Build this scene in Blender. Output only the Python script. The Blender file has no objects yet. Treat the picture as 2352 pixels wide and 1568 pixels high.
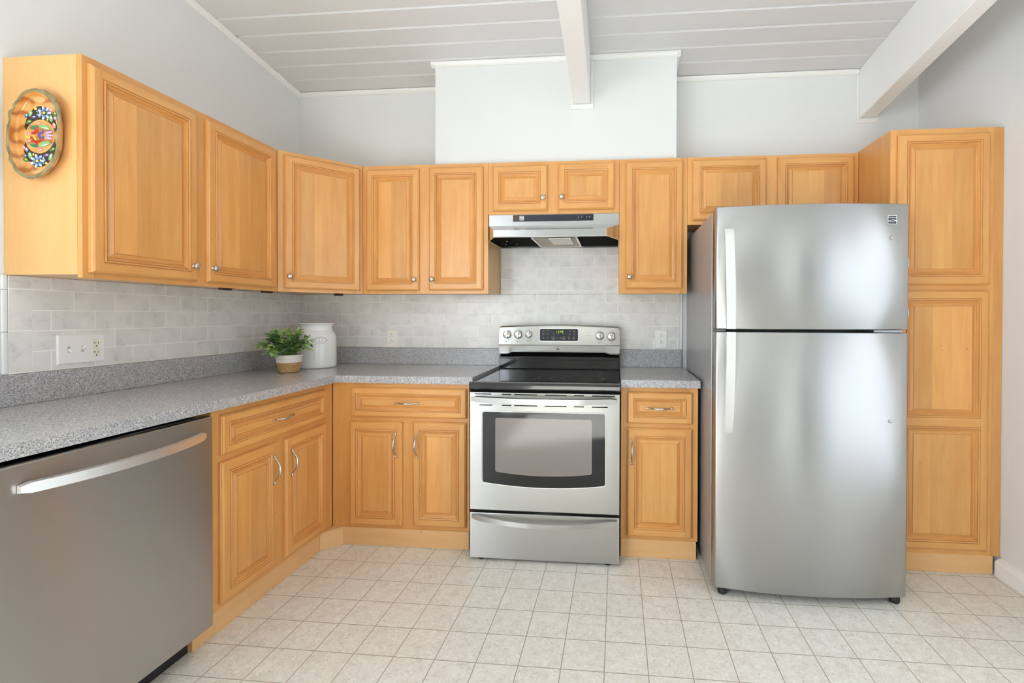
import bpy, bmesh, math, random
from mathutils import Vector, Matrix
random.seed(7)
I = 0.0254                       # the kitchen is laid out in inches
SC = bpy.context.scene
COL = SC.collection

# ------------------------------------------------------------------ camera
CAMPOS = (84.2315, -121.38, 48.7885)
YAW, PITCH, ROLL, FPX, OX, OY = 5.2972, -0.4513, 0.1553, 1101.4913, 135.4697, 50.8405
cam_data = bpy.data.cameras.new('camera')
cam = bpy.data.objects.new('camera', cam_data)
COL.objects.link(cam)
_y, _t, _r = math.radians(YAW), math.radians(PITCH), math.radians(ROLL)
_fw = Vector((-math.sin(_y) * math.cos(_t), math.cos(_y) * math.cos(_t), math.sin(_t)))
_rt = Vector((math.cos(_y), math.sin(_y), 0))
_up = _rt.cross(_fw)
_rt2 = _rt * math.cos(_r) + _up * math.sin(_r)
_up2 = -_rt * math.sin(_r) + _up * math.cos(_r)
_m = Matrix((_rt2, _up2, -_fw)).transposed().to_4x4()
_m.translation = Vector(CAMPOS) * I
cam.matrix_world = _m
cam_data.sensor_width = 36
cam_data.lens = FPX / 2352 * 36
cam_data.shift_x = -OX / 2352
cam_data.shift_y = -OY / 2352
cam_data.clip_start = 0.05
SC.camera = cam

# ------------------------------------------------------------------ exposure, world and daylight
SC.view_settings.view_transform = 'Standard'
SC.view_settings.look = 'None'
SC.view_settings.gamma = 1.0
SC.view_settings.use_curve_mapping = False
SC.view_settings.exposure = -0.56
SC.cycles.max_bounces = 10
SC.cycles.diffuse_bounces = 6
SC.cycles.glossy_bounces = 5

world = bpy.data.worlds.new('daylight_sky')
SC.world = world
world.use_nodes = True
_wn = world.node_tree.nodes
_wn['Background'].inputs[0].default_value = (0.86, 0.93, 1.0, 1)
_wn['Background'].inputs[1].default_value = 1.3

# room limits (inches)
XR, YF = 156.9, -330.0
SL, HC = 0.105, 107.64
def ceil_z(y): return HC - SL * y

def opening_light(name, loc, direction, w, h, power, color=(0.82, 0.91, 1.0)):
    d = bpy.data.lights.new(name, 'AREA')
    d.shape = 'RECTANGLE'; d.size = w * I; d.size_y = h * I; d.energy = power; d.color = color
    o = bpy.data.objects.new(name, d); COL.objects.link(o)
    o.location = Vector(loc) * I
    o.rotation_euler = Vector(direction).to_track_quat('-Z', 'Y').to_euler()
    return o
# area lamps at unseen window openings; the right-hand one is added fill
opening_light('unseen_opening_light', (-3, -205, 60), (1, 0, 0), 110, 66, 175)
opening_light('unseen_opening_light', (-3, -119, 64), (1, 0, 0), 58, 44, 24)
opening_light('unseen_opening_light', (163, -96, 54), (-1, 0, 0), 66, 86, 36)  # made-up source: fills the left run and brightens the refrigerator

sun_d = bpy.data.lights.new('sun', 'SUN'); sun_d.energy = 82; sun_d.angle = 0.01; sun_d.color = (0.90, 0.96, 1.0)
sun = bpy.data.objects.new('sun', sun_d); COL.objects.link(sun)
sun.rotation_euler = Vector((60, -28, -60)).to_track_quat('-Z', 'Y').to_euler()   # falls through the side window onto the floor
# ------------------------------------------------------------------ mesh builder
class Mb:
    def __init__(s): s.v, s.f, s.mi, s.sm, s.tn = [], [], [], [], []; s.M = None
    def add(s, vs, fs, mat=0, smooth=False, tone=0.5):
        b = len(s.v)
        for p in vs:
            p = Vector(p)
            s.v.append(s.M @ p if s.M else p)
        for f in fs:
            s.f.append([b + i for i in f]); s.mi.append(mat); s.sm.append(smooth); s.tn.append(tone)
    def box(s, lo, hi, bev=0, mat=0, tone=0.5, seg=1):
        x0, y0, z0 = lo; x1, y1, z1 = hi
        vs = [(x0,y0,z0),(x1,y0,z0),(x1,y1,z0),(x0,y1,z0),(x0,y0,z1),(x1,y0,z1),(x1,y1,z1),(x0,y1,z1)]
        fs = [(0,3,2,1),(4,5,6,7),(0,1,5,4),(1,2,6,5),(2,3,7,6),(3,0,4,7)]
        if bev:
            bm = bmesh.new(); bv = [bm.verts.new(v) for v in vs]
            for f in fs: bm.faces.new([bv[i] for i in f])
            bmesh.ops.bevel(bm, geom=bm.edges[:] + bm.verts[:], offset=bev, segments=seg, affect='EDGES', profile=0.5)
            bm.verts.index_update()
            vs = [v.co[:] for v in bm.verts]; fs = [[v.index for v in f.verts] for f in bm.faces]; bm.free()
        s.add(vs, fs, mat, False, tone)
    def prism(s, pts, axis, a, b, mat=0, smooth=False, tone=0.5):
        n = len(pts)
        def P(p, t):
            return {'x': (t, p[0], p[1]), 'y': (p[0], t, p[1]), 'z': (p[0], p[1], t)}[axis]
        vs = [P(p, a) for p in pts] + [P(p, b) for p in pts]
        s.add(vs, [list(range(n)), list(range(2*n-1, n-1, -1))], mat, False, tone)
        s.add(vs, [(i, (i+1) % n, n+(i+1) % n, n+i) for i in range(n)], mat, smooth, tone)
    def loft(s, rings, mat=0, smooth=True, caps=True, tone=0.5, closed=True):
        n = len(rings[0]); vs = [p for r in rings for p in r]; fs = []
        for k in range(len(rings)-1):
            for i in range(n if closed else n-1):
                j = (i+1) % n
                fs.append((k*n+i, k*n+j, (k+1)*n+j, (k+1)*n+i))
        s.add(vs, fs, mat, smooth, tone)
        if caps:
            s.add(rings[0], [list(range(n))[::-1]], mat, False, tone)
            s.add(rings[-1], [list(range(n))], mat, False, tone)
    def lathe(s, prof, c=(0,0,0), axis='z', seg=40, mat=0, smooth=True, tone=0.5):
        vs, fs = [], []; n = len(prof)
        for i in range(seg):
            a = 2*math.pi*i/seg
            for r, h in prof:
                p, q = r*math.cos(a), r*math.sin(a)
                vs.append({'z': (c[0]+p, c[1]+q, c[2]+h), 'y': (c[0]+p, c[1]+h, c[2]+q), 'x': (c[0]+h, c[1]+p, c[2]+q)}[axis])
        for i in range(seg):
            j = (i+1) % seg
            for k in range(n-1):
                fs.append((i*n+k, j*n+k, j*n+k+1, i*n+k+1))
        s.add(vs, fs, mat, smooth, tone)
    def tube(s, path, rad, seg=10, mat=0, closed=False, sq=(1,1), tone=0.5):
        path = [Vector(p) for p in path]; n = len(path); rings = []
        if not hasattr(rad, '__len__'): rad = [rad]*n
        t0 = (path[1]-path[0]).normalized()
        ref = Vector((0,0,1)) if abs(t0.z) < 0.9 else Vector((1,0,0))
        u = t0.cross(ref).normalized()
        for k in range(n):
            if closed: t = (path[(k+1) % n]-path[k-1]).normalized()
            else: t = (path[min(k+1,n-1)]-path[max(k-1,0)]).normalized()
            u = (u - t*u.dot(t)).normalized(); w = t.cross(u)
            rings.append([path[k] + (u*math.cos(2*math.pi*i/seg)*sq[0] + w*math.sin(2*math.pi*i/seg)*sq[1])*rad[k] for i in range(seg)])
        if closed: rings.append(rings[0])
        s.loft(rings, mat, True, not closed, tone)
    def build(s, name, mats, parent=None, base=(0,0,0)):
        me = bpy.data.meshes.new(name)
        base = Vector(base)
        me.from_pydata([((p-base)*I)[:] for p in s.v], [], s.f)
        if not isinstance(mats, (list, tuple)): mats = [mats]
        for m in mats: me.materials.append(m)
        for p, mi, sm in zip(me.polygons, s.mi, s.sm): p.material_index = mi; p.use_smooth = sm
        at = me.attributes.new('tone', 'FLOAT', 'FACE')
        at.data.foreach_set('value', s.tn)
        bm = bmesh.new(); bm.from_mesh(me)
        bmesh.ops.remove_doubles(bm, verts=bm.verts, dist=2e-6)
        bmesh.ops.recalc_face_normals(bm, faces=bm.faces)
        bm.to_mesh(me); bm.free(); me.update()
        o = bpy.data.objects.new(name, me); COL.objects.link(o)
        if parent is not None:
            o.parent = parent
            b = Vector(parent.get('_b', (0,0,0)))
            o.location = (base - b) * I
            o['_b'] = tuple(base)
        else:
            o.location = base * I
            o['_b'] = tuple(base)
        return o

def thing(name, label, cat, base, group=None):
    o = bpy.data.objects.new(name, None); COL.objects.link(o)
    o.empty_display_size = 0.05
    o.location = Vector(base) * I; o['_b'] = tuple(base)
    o['label'] = label; o['category'] = cat
    if group: o['group'] = group
    return o
def part(mb, name, mats, parent, label=None):
    o = mb.build(name, mats, parent, parent['_b'])
    if label: o['label'] = label
    return o
def struct(mb, name, mats, parent=None):
    o = mb.build(name, mats, parent, parent['_b'] if parent is not None else (0,0,0))
    if parent is None: o['kind'] = 'structure'
    return o

def text_mesh(mb, body, size, org, U, V, mat=0, align='CENTER', depth=0.01, sx=1.0):
    """Lettering as flat raised mesh, U = reading direction, V = up, in inches."""
    cu = bpy.data.curves.new('lettering', 'FONT'); cu.body = body; cu.size = size
    cu.align_x = align; cu.align_y = 'CENTER'; cu.resolution_u = 2
    o = bpy.data.objects.new('lettering', cu); COL.objects.link(o)
    dg = bpy.context.evaluated_depsgraph_get()
    me = bpy.data.meshes.new_from_object(o.evaluated_get(dg))
    U, V, org = Vector(U), Vector(V), Vector(org); N = U.cross(V)
    mb.add([org + U*v.co.x*sx + V*v.co.y + N*depth for v in me.vertices], [list(p.vertices) for p in me.polygons], mat)
    bpy.data.objects.remove(o); bpy.data.curves.remove(cu); bpy.data.meshes.remove(me)

# ------------------------------------------------------------------ materials
def srgb(r, g, b):
    f = lambda c: (c/255/12.92) if c/255 <= 0.04045 else ((c/255+0.055)/1.055)**2.4
    return (f(r), f(g), f(b), 1)
class N:
    def __init__(s, name):
        s.m = bpy.data.materials.new(name); s.m.use_nodes = True
        s.t = s.m.node_tree; s.p = s.t.nodes['Principled BSDF']
    def n(s, kind, **kw):
        nd = s.t.nodes.new('ShaderNode' + kind)
        for k, v in kw.items():
            if k in nd.inputs.keys(): nd.inputs[k].default_value = v
            else: setattr(nd, k, v)
        return nd
    def l(s, a, b): s.t.links.new(a, b)
    def math(s, op, a, b=None):
        nd = s.n('Math', operation=op)
        for i, x in enumerate((a, b)):
            if x is None: continue
            if isinstance(x, (int, float)): nd.inputs[i].default_value = x
            else: s.l(x, nd.inputs[i])
        return nd.outputs[0]
    def mix(s, fac, a, b, blend='MIX'):
        nd = s.n('Mix', data_type='RGBA', blend_type=blend)
        for sock, x in ((nd.inputs['Factor'], fac), (nd.inputs[6], a), (nd.inputs[7], b)):
            if isinstance(x, (int, float, tuple)): sock.default_value = x
            else: s.l(x, sock)
        return nd.outputs[2]
    def ramp(s, fac, stops):
        nd = s.n('ValToRGB'); cr = nd.color_ramp
        while len(cr.elements) < len(stops): cr.elements.new(0.5)
        for e, (p, c) in zip(cr.elements, stops): e.position = p; e.color = c
        s.l(fac, nd.inputs[0]); return nd.outputs[0]
    def coords(s, scale=(1,1,1), loc=(0,0,0), rot=(0,0,0)):
        tc = s.n('TexCoord'); mp = s.n('Mapping')
        mp.inputs['Scale'].default_value = scale; mp.inputs['Location'].default_value = loc; mp.inputs['Rotation'].default_value = rot
        s.l(tc.outputs['Object'], mp.inputs['Vector']); return mp.outputs[0]
    def noise(s, vec, scale, detail=4, rough=0.5, dist=0.0):
        nd = s.n('TexNoise', Scale=scale, Detail=detail, Roughness=rough, Distortion=dist)
        s.l(vec, nd.inputs['Vector']); return nd.outputs['Fac']
    def bump(s, h, strength=0.2, dist=0.001):
        nd = s.n('Bump', Strength=strength, Distance=dist); s.l(h, nd.inputs['Height'])
        s.l(nd.outputs[0], s.p.inputs['Normal'])

def plain(name, col, rough=0.5, metal=0.0, coat=0.0, spec=None):
    a = N(name); a.p.inputs['Base Color'].default_value = col
    a.p.inputs['Roughness'].default_value = rough; a.p.inputs['Metallic'].default_value = metal
    a.p.inputs['Coat Weight'].default_value = coat
    if spec is not None: a.p.inputs['Specular IOR Level'].default_value = spec
    return a.m
def paint(name, col, rough=0.6, var=0.03, bump=0.05):
    a = N(name); v = a.coords()
    n1 = a.noise(v, 3.0, 3); n2 = a.noise(v, 180, 3)
    c2 = tuple(max(0, c*(1-var)) for c in col[:3]) + (1,)
    a.l(a.mix(n1, col, c2), a.p.inputs['Base Color'])
    a.p.inputs['Roughness'].default_value = rough
    a.bump(n2, bump, 0.001); return a.m
def wood(name, light, dark, horiz=False, rough=0.36):
    a = N(name)
    sc = (0.12, 0.12, 1.0) if horiz else (1.0, 1.0, 0.10)
    oi = a.n('ObjectInfo'); at = a.n('Attribute', attribute_name='tone')
    tc = a.n('TexCoord')
    off = a.n('VectorMath', operation='ADD'); a.l(tc.outputs['Object'], off.inputs[0])
    cmb = a.n('CombineXYZ')
    r1 = a.math('MULTIPLY', oi.outputs['Random'], 7.0); r2 = a.math('MULTIPLY', at.outputs['Fac'], 23.0)
    a.l(r1, cmb.inputs[0]); a.l(r2, cmb.inputs[1]); a.l(r1, cmb.inputs[2]); a.l(cmb.outputs[0], off.inputs[1])
    mp = a.n('Mapping'); mp.inputs['Scale'].default_value = sc; a.l(off.outputs[0], mp.inputs['Vector'])
    g1 = a.noise(mp.outputs[0], 26, 5, 0.55, 0.6)
    g2 = a.noise(mp.outputs[0], 190, 3, 0.6)
    blot = a.noise(off.outputs[0], 4.0, 2)
    f = a.math('ADD', a.math('MULTIPLY', g1, 0.55), a.math('MULTIPLY', g2, 0.15))
    f = a.math('ADD', f, a.math('MULTIPLY', blot, 0.30))
    mid = tuple((x+y)/2 for x, y in zip(light, dark))
    c = a.ramp(f, [(0.25, dark), (0.50, mid), (0.73, light)])
    tn = a.math('ADD', a.math('MULTIPLY', at.outputs['Fac'], 0.26), 0.87)
    hs = a.n('HueSaturation'); a.l(c, hs.inputs['Color']); a.l(tn, hs.inputs['Value'])
    # small dark flecks and pin knots
    kn = a.noise(off.outputs[0], 34, 1)
    kf = a.ramp(kn, [(0.79, (0,0,0,1)), (0.83, (1,1,1,1))])
    a.l(a.mix(a.math('MULTIPLY', kf, 0.45), hs.outputs[0], (0.22, 0.08, 0.025, 1)), a.p.inputs['Base Color'])
    a.p.inputs['Roughness'].default_value = rough
    a.p.inputs['Coat Weight'].default_value = 0.25; a.p.inputs['Coat Roughness'].default_value = 0.22
    a.bump(g2, 0.06, 0.0006); return a.m
W_L, W_D = srgb(231, 175, 104), srgb(209, 142, 74)
wood_v = wood('maple_upright', W_L, W_D)
wood_h = wood('maple_sideways', W_L, W_D, True)
wood_side = wood('maple_side_panel', srgb(236, 190, 126), srgb(222, 170, 104))
wood_toe = wood('maple_toe_board', srgb(236, 192, 138), srgb(222, 172, 112), True, 0.5)
WV = [wood_v, wood_h]
def steel(name, base, rough, horiz=True, bump=0.003, aniso=0.96):
    a = N(name)
    v = a.coords(scale=(2, 2, 160) if horiz else (160, 160, 2))
    g = a.noise(v, 6, 3)
    big = a.noise(a.coords(scale=(1, 1, 0.35)), 5, 3)
    a.l(a.mix(a.math('MULTIPLY', big, 0.25), base, tuple(c*0.86 for c in base[:3]) + (1,)), a.p.inputs['Base Color'])
    a.p.inputs['Metallic'].default_value = 1
    r = a.math('ADD', a.math('MULTIPLY', g, 0.06), rough - 0.03)
    a.l(r, a.p.inputs['Roughness'])
    a.p.inputs['Anisotropic'].default_value = aniso; a.p.inputs['Anisotropic Rotation'].default_value = 0.25
    tg = a.n('Tangent', direction_type='RADIAL', axis='Z'); a.l(tg.outputs[0], a.p.inputs['Tangent'])
    a.bump(g, bump, 0.0003); return a.m
steel_door = steel('brushed_steel', (0.53, 0.528, 0.52, 1), 0.31, True)
steel_range = steel('range_steel', (0.50, 0.495, 0.48, 1), 0.30, True)
steel_dark = steel('dishwasher_steel', (0.58, 0.565, 0.55, 1), 0.33, True)
steel_bright = plain('bright_steel', (0.84, 0.84, 0.83, 1), 0.40, 1)
steel_hood = plain('hood_steel', (0.58, 0.58, 0.58, 1), 0.22, 1)
nickel = plain('brushed_nickel', (0.60, 0.57, 0.53, 1), 0.24, 1)
grey_body = plain('grey_appliance_paint', srgb(158, 158, 160), 0.3, 0.15)
black_gloss = plain('black_enamel', (0.012, 0.012, 0.013, 1), 0.10, 0, 0.6)
black_matt = plain('black_plastic', (0.012, 0.012, 0.013, 1), 0.5)
void_black = plain('dark_cavity', (0.006, 0.006, 0.006, 1), 0.8, spec=0.05)
panel_dark = plain('control_glass', (0.030, 0.030, 0.038, 1), 0.18)
oven_glass = plain('oven_door_glass', (0.012, 0.012, 0.013, 1), 0.06, 0, 0.0)
white_plastic = plain('white_plastic', srgb(247, 247, 245), 0.3)
cream_plastic = plain('cream_plastic', srgb(244, 241, 228), 0.35)
slot_dark = plain('socket_slot', (0.03, 0.022, 0.018, 1), 0.6)
wall_paint = paint('wall_paint', srgb(229, 230, 229), 0.6)
trim_paint = paint('trim_paint', srgb(242, 242, 240), 0.35)
ceil_paint = paint('ceiling_paint', srgb(216, 216, 216), 0.45, 0.03, 0.1)
brown_clip = plain('brown_plastic', srgb(60, 30, 18), 0.5)

def tile_mat(name, axis, x0, w, z0, h, offset):
    a = N(name)
    tc = a.n('TexCoord'); sp = a.n('SeparateXYZ'); a.l(tc.outputs['Object'], sp.inputs[0])
    u = a.math('ADD', a.math('MULTIPLY', sp.outputs[axis], 1/I), 600*w - x0)
    v = a.math('ADD', a.math('MULTIPLY', sp.outputs['Z'], 1/I), 100*h - z0)
    cmb = a.n('CombineXYZ'); a.l(u, cmb.inputs[0]); a.l(v, cmb.inputs[1])
    br = a.n('TexBrick', offset=offset, offset_frequency=2, squash=1.0)
    br.inputs['Color1'].default_value = (0,0,0,1); br.inputs['Color2'].default_value = (1,1,1,1)
    br.inputs['Mortar'].default_value = (0.5,0.5,0.5,1)
    br.inputs['Scale'].default_value = 1; br.inputs['Mortar Size'].default_value = 0.075
    br.inputs['Mortar Smooth'].default_value = 0.15; br.inputs['Bias'].default_value = 0
    br.inputs['Brick Width'].default_value = w; br.inputs['Row Height'].default_value = h
    a.l(cmb.outputs[0], br.inputs['Vector'])
    add = a.n('VectorMath', operation='ADD'); mul = a.n('VectorMath', operation='SCALE')
    a.l(br.outputs['Color'], mul.inputs[0]); mul.inputs['Scale'].default_value = 40
    a.l(cmb.outputs[0], add.inputs[0]); a.l(mul.outputs[0], add.inputs[1])
    n1 = a.noise(add.outputs[0], 0.22, 5, 0.55, 0.45)
    vein = a.math('ABSOLUTE', a.math('SUBTRACT', n1, 0.5))
    n2 = a.noise(add.outputs[0], 0.35, 3)
    soft = a.ramp(n2, [(0.35, srgb(238, 237, 234)), (0.62, srgb(229, 228, 226))])
    vf = a.ramp(vein, [(0.0, (1,1,1,1)), (0.018, (0.25,0.25,0.25,1)), (0.06, (0,0,0,1))])
    strong = a.ramp(n2, [(0.46, (0,0,0,1)), (0.66, (1,1,1,1))])
    c = a.mix(a.math('MULTIPLY', a.math('MULTIPLY', vf, strong), 0.45), soft, srgb(178, 176, 175))
    tint = a.n('HueSaturation'); a.l(c, tint.inputs['Color'])
    sep = a.n('SeparateColor'); a.l(br.outputs['Color'], sep.inputs[0])
    a.l(a.math('ADD', a.math('MULTIPLY', sep.outputs[0], 0.05), 0.965), tint.inputs['Value'])
    a.l(a.mix(br.outputs['Fac'], tint.outputs[0], srgb(253, 252, 250)), a.p.inputs['Base Color'])
    a.l(a.math('ADD', a.math('MULTIPLY', br.outputs['Fac'], 0.5), 0.22), a.p.inputs['Roughness'])
    a.bump(a.math('SUBTRACT', 1.0, br.outputs['Fac']), 0.5, 0.001)
    return a.m
tile_back = tile_mat('marble_tile_back', 'X', 61.1, 5.92, 40.2, 2.97, 0.5)
tile_left = tile_mat('marble_tile_side', 'Y', -54.2, 6.12, 40.4, 2.97, 0.5)
tile_end = tile_mat('marble_tile_end', 'Y', -59.55, 2.78, 40.5, 5.92, 0.0)

def granite():
    a = N('grey_speckled_laminate'); v = a.coords()
    mp = a.n('Mapping'); mp.inputs['Scale'].default_value = (1, 1, 1); a.l(v, mp.inputs['Vector'])
    vo = a.n('TexVoronoi', Scale=380.0); a.l(mp.outputs[0], vo.inputs['Vector'])
    sp = a.n('SeparateColor'); a.l(vo.outputs['Color'], sp.inputs[0])
    n = a.noise(v, 330, 2, 0.6)
    f = a.math('ADD', a.math('MULTIPLY', sp.outputs[0], 0.6), a.math('MULTIPLY', n, 0.4))
    c = a.ramp(f, [(0.16, srgb(104, 103, 106)), (0.34, srgb(156, 156, 159)), (0.55, srgb(182, 181, 184)), (0.74, srgb(204, 202, 202)), (0.9, srgb(226, 224, 222))])
    a.l(c, a.p.inputs['Base Color']); a.p.inputs['Roughness'].default_value = 0.24
    a.p.inputs['Coat Weight'].default_value = 0.35; a.p.inputs['Coat Roughness'].default_value = 0.16
    a.bump(n, 0.04, 0.0004); return a.m
laminate = granite()

def vinyl_floor():
    a = N('vinyl_tile_floor')
    tc = a.n('TexCoord'); mp = a.n('Mapping', vector_type='POINT')
    ga = math.radians(-0.1928); gx, gy = 82.951, -31.1156
    mp.inputs['Rotation'].default_value = (0, 0, -ga)
    mp.inputs['Scale'].default_value = (1/I, 1/I, 1)
    rx = math.cos(-ga)*gx - math.sin(-ga)*gy; ry = math.sin(-ga)*gx + math.cos(-ga)*gy
    mp.inputs['Location'].default_value = (-rx + 6.0021*100, -ry + 6.2099*100, 0)
    a.l(tc.outputs['Object'], mp.inputs['Vector'])
    br = a.n('TexBrick', offset=0.0, offset_frequency=2, squash=1.0)
    br.inputs['Color1'].default_value = (0,0,0,1); br.inputs['Color2'].default_value = (1,1,1,1)
    br.inputs['Scale'].default_value = 1; br.inputs['Mortar Size'].default_value = 0.08; br.inputs['Mortar Smooth'].default_value = 0.4
    br.inputs['Brick Width'].default_value = 6.0021; br.inputs['Row Height'].default_value = 6.2099
    a.l(mp.outputs[0], br.inputs['Vector'])
    add = a.n('VectorMath', operation='ADD'); mul = a.n('VectorMath', operation='SCALE'); mul.inputs['Scale'].default_value = 30
    a.l(br.outputs['Color'], mul.inputs[0]); a.l(mp.outputs[0], add.inputs[0]); a.l(mul.outputs[0], add.inputs[1])
    n1 = a.noise(add.outputs[0], 0.55, 5, 0.6, 0.5)
    n2 = a.noise(add.outputs[0], 2.4, 4, 0.65, 1.2)
    c = a.ramp(n1, [(0.32, srgb(214, 209, 198)), (0.5, srgb(224, 220, 210)), (0.68, srgb(230, 226, 218))])
    w = a.ramp(n2, [(0.53, (0,0,0,1)), (0.61, (1,1,1,1))])
    c = a.mix(a.math('MULTIPLY', w, 0.6), c, srgb(244, 242, 236))
    d = a.ramp(n2, [(0.36, (1,1,1,1)), (0.43, (0,0,0,1))])
    c = a.mix(a.math('MULTIPLY', d, 0.5), c, srgb(186, 178, 164))
    a.l(a.mix(br.outputs['Fac'], c, srgb(158, 147, 134)), a.p.inputs['Base Color'])
    a.p.inputs['Roughness'].default_value = 0.38
    a.bump(a.math('SUBTRACT', n2, a.math('MULTIPLY', br.outputs['Fac'], 1.5)), 0.12, 0.0008)
    return a.m
floor_mat = vinyl_floor()

# ------------------------------------------------------------------ room shell
mb = Mb(); mb.box((-6, YF-6, -3), (XR+8, 6, 0)); struct(mb, 'floor', floor_mat)
TH = 5
def yz_wall(mb, x0, x1, pieces):
    for poly in pieces: mb.prism(poly, 'x', x0, x1)
# left wall with two window openings beyond the picture
w0, w1, wz0, wz1 = -260, -155, 27, 93
k0, k1, kz0, kz1 = -149, -89, 42, 87
mb = Mb(); yz_wall(mb, -TH, 0, [
    [(k1, 0), (TH, 0), (TH, ceil_z(TH)), (k1, ceil_z(k1))], [(w1, 0), (k0, 0), (k0, ceil_z(k0)), (w1, ceil_z(w1))],
    [(k0, 0), (k1, 0), (k1, kz0), (k0, kz0)], [(k0, kz1), (k1, kz1), (k1, ceil_z(k1)), (k0, ceil_z(k0))],
    [(w0, 0), (w1, 0), (w1, wz0), (w0, wz0)], [(w0, wz1), (w1, wz1), (w1, ceil_z(w1)), (w0, ceil_z(w0))],
    [(YF-TH, 0), (w0, 0), (w0, ceil_z(w0)), (YF-TH, ceil_z(YF-TH))]])
wall_left = struct(mb, 'wall_left', wall_paint)
# back wall and chimney breast above the wall cabinets
mb = Mb(); mb.prism([(0, 0), (162, 0), (162, ceil_z(0)), (0, ceil_z(0))], 'y', 0, TH)
wall_back = struct(mb, 'wall_back', wall_paint)
mb = Mb(); mb.prism([(-9.95, 84.3), (-0.02, 84.3), (-0.02, ceil_z(0)-.05), (-9.95, ceil_z(-9.95)-.05)], 'x', 41.25, 97.95)
struct(mb, 'wall_chimney', wall_paint)
# right wall, slightly out of square near the pantry, with openings added for the refrigerator to reflect
def right_piece(mb, ya, yb, za, zb=None):
    xa = lambda y: 155.65 + max(y, -26)*-0.048
    zt = (lambda y: ceil_z(y)) if zb is None else (lambda y: zb)
    mb.add([(xa(ya),ya,za),(xa(yb),yb,za),(xa(yb),yb,zt(yb)),(xa(ya),ya,zt(ya)),
            (164,ya,za),(164,yb,za),(164,yb,zt(yb)),(164,ya,zt(ya))],
           [(0,1,2,3),(4,7,6,5),(0,4,5,1),(3,2,6,7),(0,3,7,4),(1,5,6,2)])
D0, D1 = -172, -140          # unseen doorway, made up for the dark band reflected in the refrigerator
V0, V1 = -131, -61          # unseen window, made up to brighten the refrigerator reflection and left run
mb = Mb()
right_piece(mb, -26, 0, 0); right_piece(mb, V1, -26, 0); right_piece(mb, V0, V1, 0, 9); right_piece(mb, V0, V1, 99); right_piece(mb, D1, V0, 0)
right_piece(mb, D0, D1, 98); right_piece(mb, YF-TH, D0, 0)
wall_right = struct(mb, 'wall_right', wall_paint)
# far wall behind the photographer, darkened to dim its reflection in the refrigerator
mb = Mb()
def xz(x0, x1, z0, z1): mb.box((x0, YF-TH, z0), (x1, YF, z1))
T = ceil_z(YF)
xz(0, 164, 0, T)
struct(mb, 'wall_front', paint('darkened_far_paint', srgb(158, 155, 150), 0.6))
# ceiling boards running across the room, each with a chamfered edge
mb = Mb(); P = 5.42; y = -0.75 + P; ch = 0.34
while y > YF - 6:
    ya, yb = y - 0.012, y - P + 0.012
    sec = [(ya, ceil_z(ya)+0.42), (ya-ch, ceil_z(ya-ch)), (yb+ch, ceil_z(yb+ch)), (yb, ceil_z(yb)+0.42), (yb, ceil_z(yb)+1.2), (ya, ceil_z(ya)+1.2)]
    mb.prism(sec, 'x', -TH, 164)
    y -= P
mb.prism([(6, ceil_z(6)+1.25), (YF-6, ceil_z(YF-6)+1.25), (YF-6, ceil_z(YF-6)+4), (6, ceil_z(6)+4)], 'x', -TH, 164)
struct(mb, 'ceiling', ceil_paint)
# beams following the ceiling slope
def beam(x0, x1, yend, drop, n):
    mb = Mb()
    ya, yb = yend - 0.03, YF + 0.5
    sec = [(ya, ceil_z(ya)-drop), (yb, ceil_z(yb)-drop), (yb, ceil_z(yb)-.05), (ya, ceil_z(ya)-.05)]
    def ring(x): return [(x, p[0], p[1]) for p in sec]
    c = 0.18
    prof = [(x0, -0.06), (x0, c - drop), (x0 + c, -drop), (x1 - c, -drop), (x1, c - drop), (x1, -0.06)]
    mb.loft([[(px, ya, ceil_z(ya)+pz) for px, pz in prof], [(px, yb, ceil_z(yb)+pz) for px, pz in prof]], smooth=False)
    o = struct(mb, 'ceiling_beam', trim_paint)
    # moulding wrapped round the beam end
    mb = Mb(); z0 = ceil_z(ya) - drop; t = 0.62
    mb.prism([(ya, z0-0.95), (ya-0.25, z0-0.95), (ya-t, z0-0.35), (ya-t, z0-0.04), (ya, z0-0.04)], 'x', x0-0.55, x1+0.6)
    mb.box((x1+0.02, ya-0.45, z0-0.03), (x1+0.55, ya, ceil_z(ya)-1.2), 0.1)
    mb.box((x0-0.5, ya-0.45, z0-0.03), (x0-0.02, ya, ceil_z(ya)-1.2), 0.1)
    struct(mb, 'trim_%d' % n, trim_paint)
beam(74.35, 78.35, -9.95, 11.1, 1)
beam(142.1, 145.75, 0, 11.6, 2)
# quarter-round moulding between walls and ceiling
def cove_x(x0, x1, y, n, r=0.95):
    mb = Mb(); z = ceil_z(y) - .04
    pts = [(y, z), (y, z-r)] + [(y - r*math.sin(a), z - r*math.cos(a)) for a in (0.35, 0.7, 1.05, 1.35)] + [(y-r, z+0.06)]
    mb.prism([(p, min(q, ceil_z(p)-.03)) for p, q in pts], 'x', x0, x1); struct(mb, 'trim_%d' % n, trim_paint)
cove_x(0.9, 41.2, -0.03, 3); cove_x(98, 142, -0.03, 4); cove_x(145.8, 155.6, -0.03, 5)
cove_x(40.4, 74.3, -9.98, 6); cove_x(78.4, 98.8, -9.98, 7)
def cove_y(x, ya, yb, n, s=1, r=0.9):
    mb = Mb()
    def sec(y): return [(x, y, ceil_z(y)-.04), (x+s*r, y, ceil_z(y)-.04), (x+s*r*.75, y, ceil_z(y)-r*.55), (x+s*.08, y, ceil_z(y)-r*1.1), (x, y, ceil_z(y)-r*1.1)]
    mb.loft([sec(ya), sec(yb)], smooth=False); struct(mb, 'trim_%d' % n, trim_paint)
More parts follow.
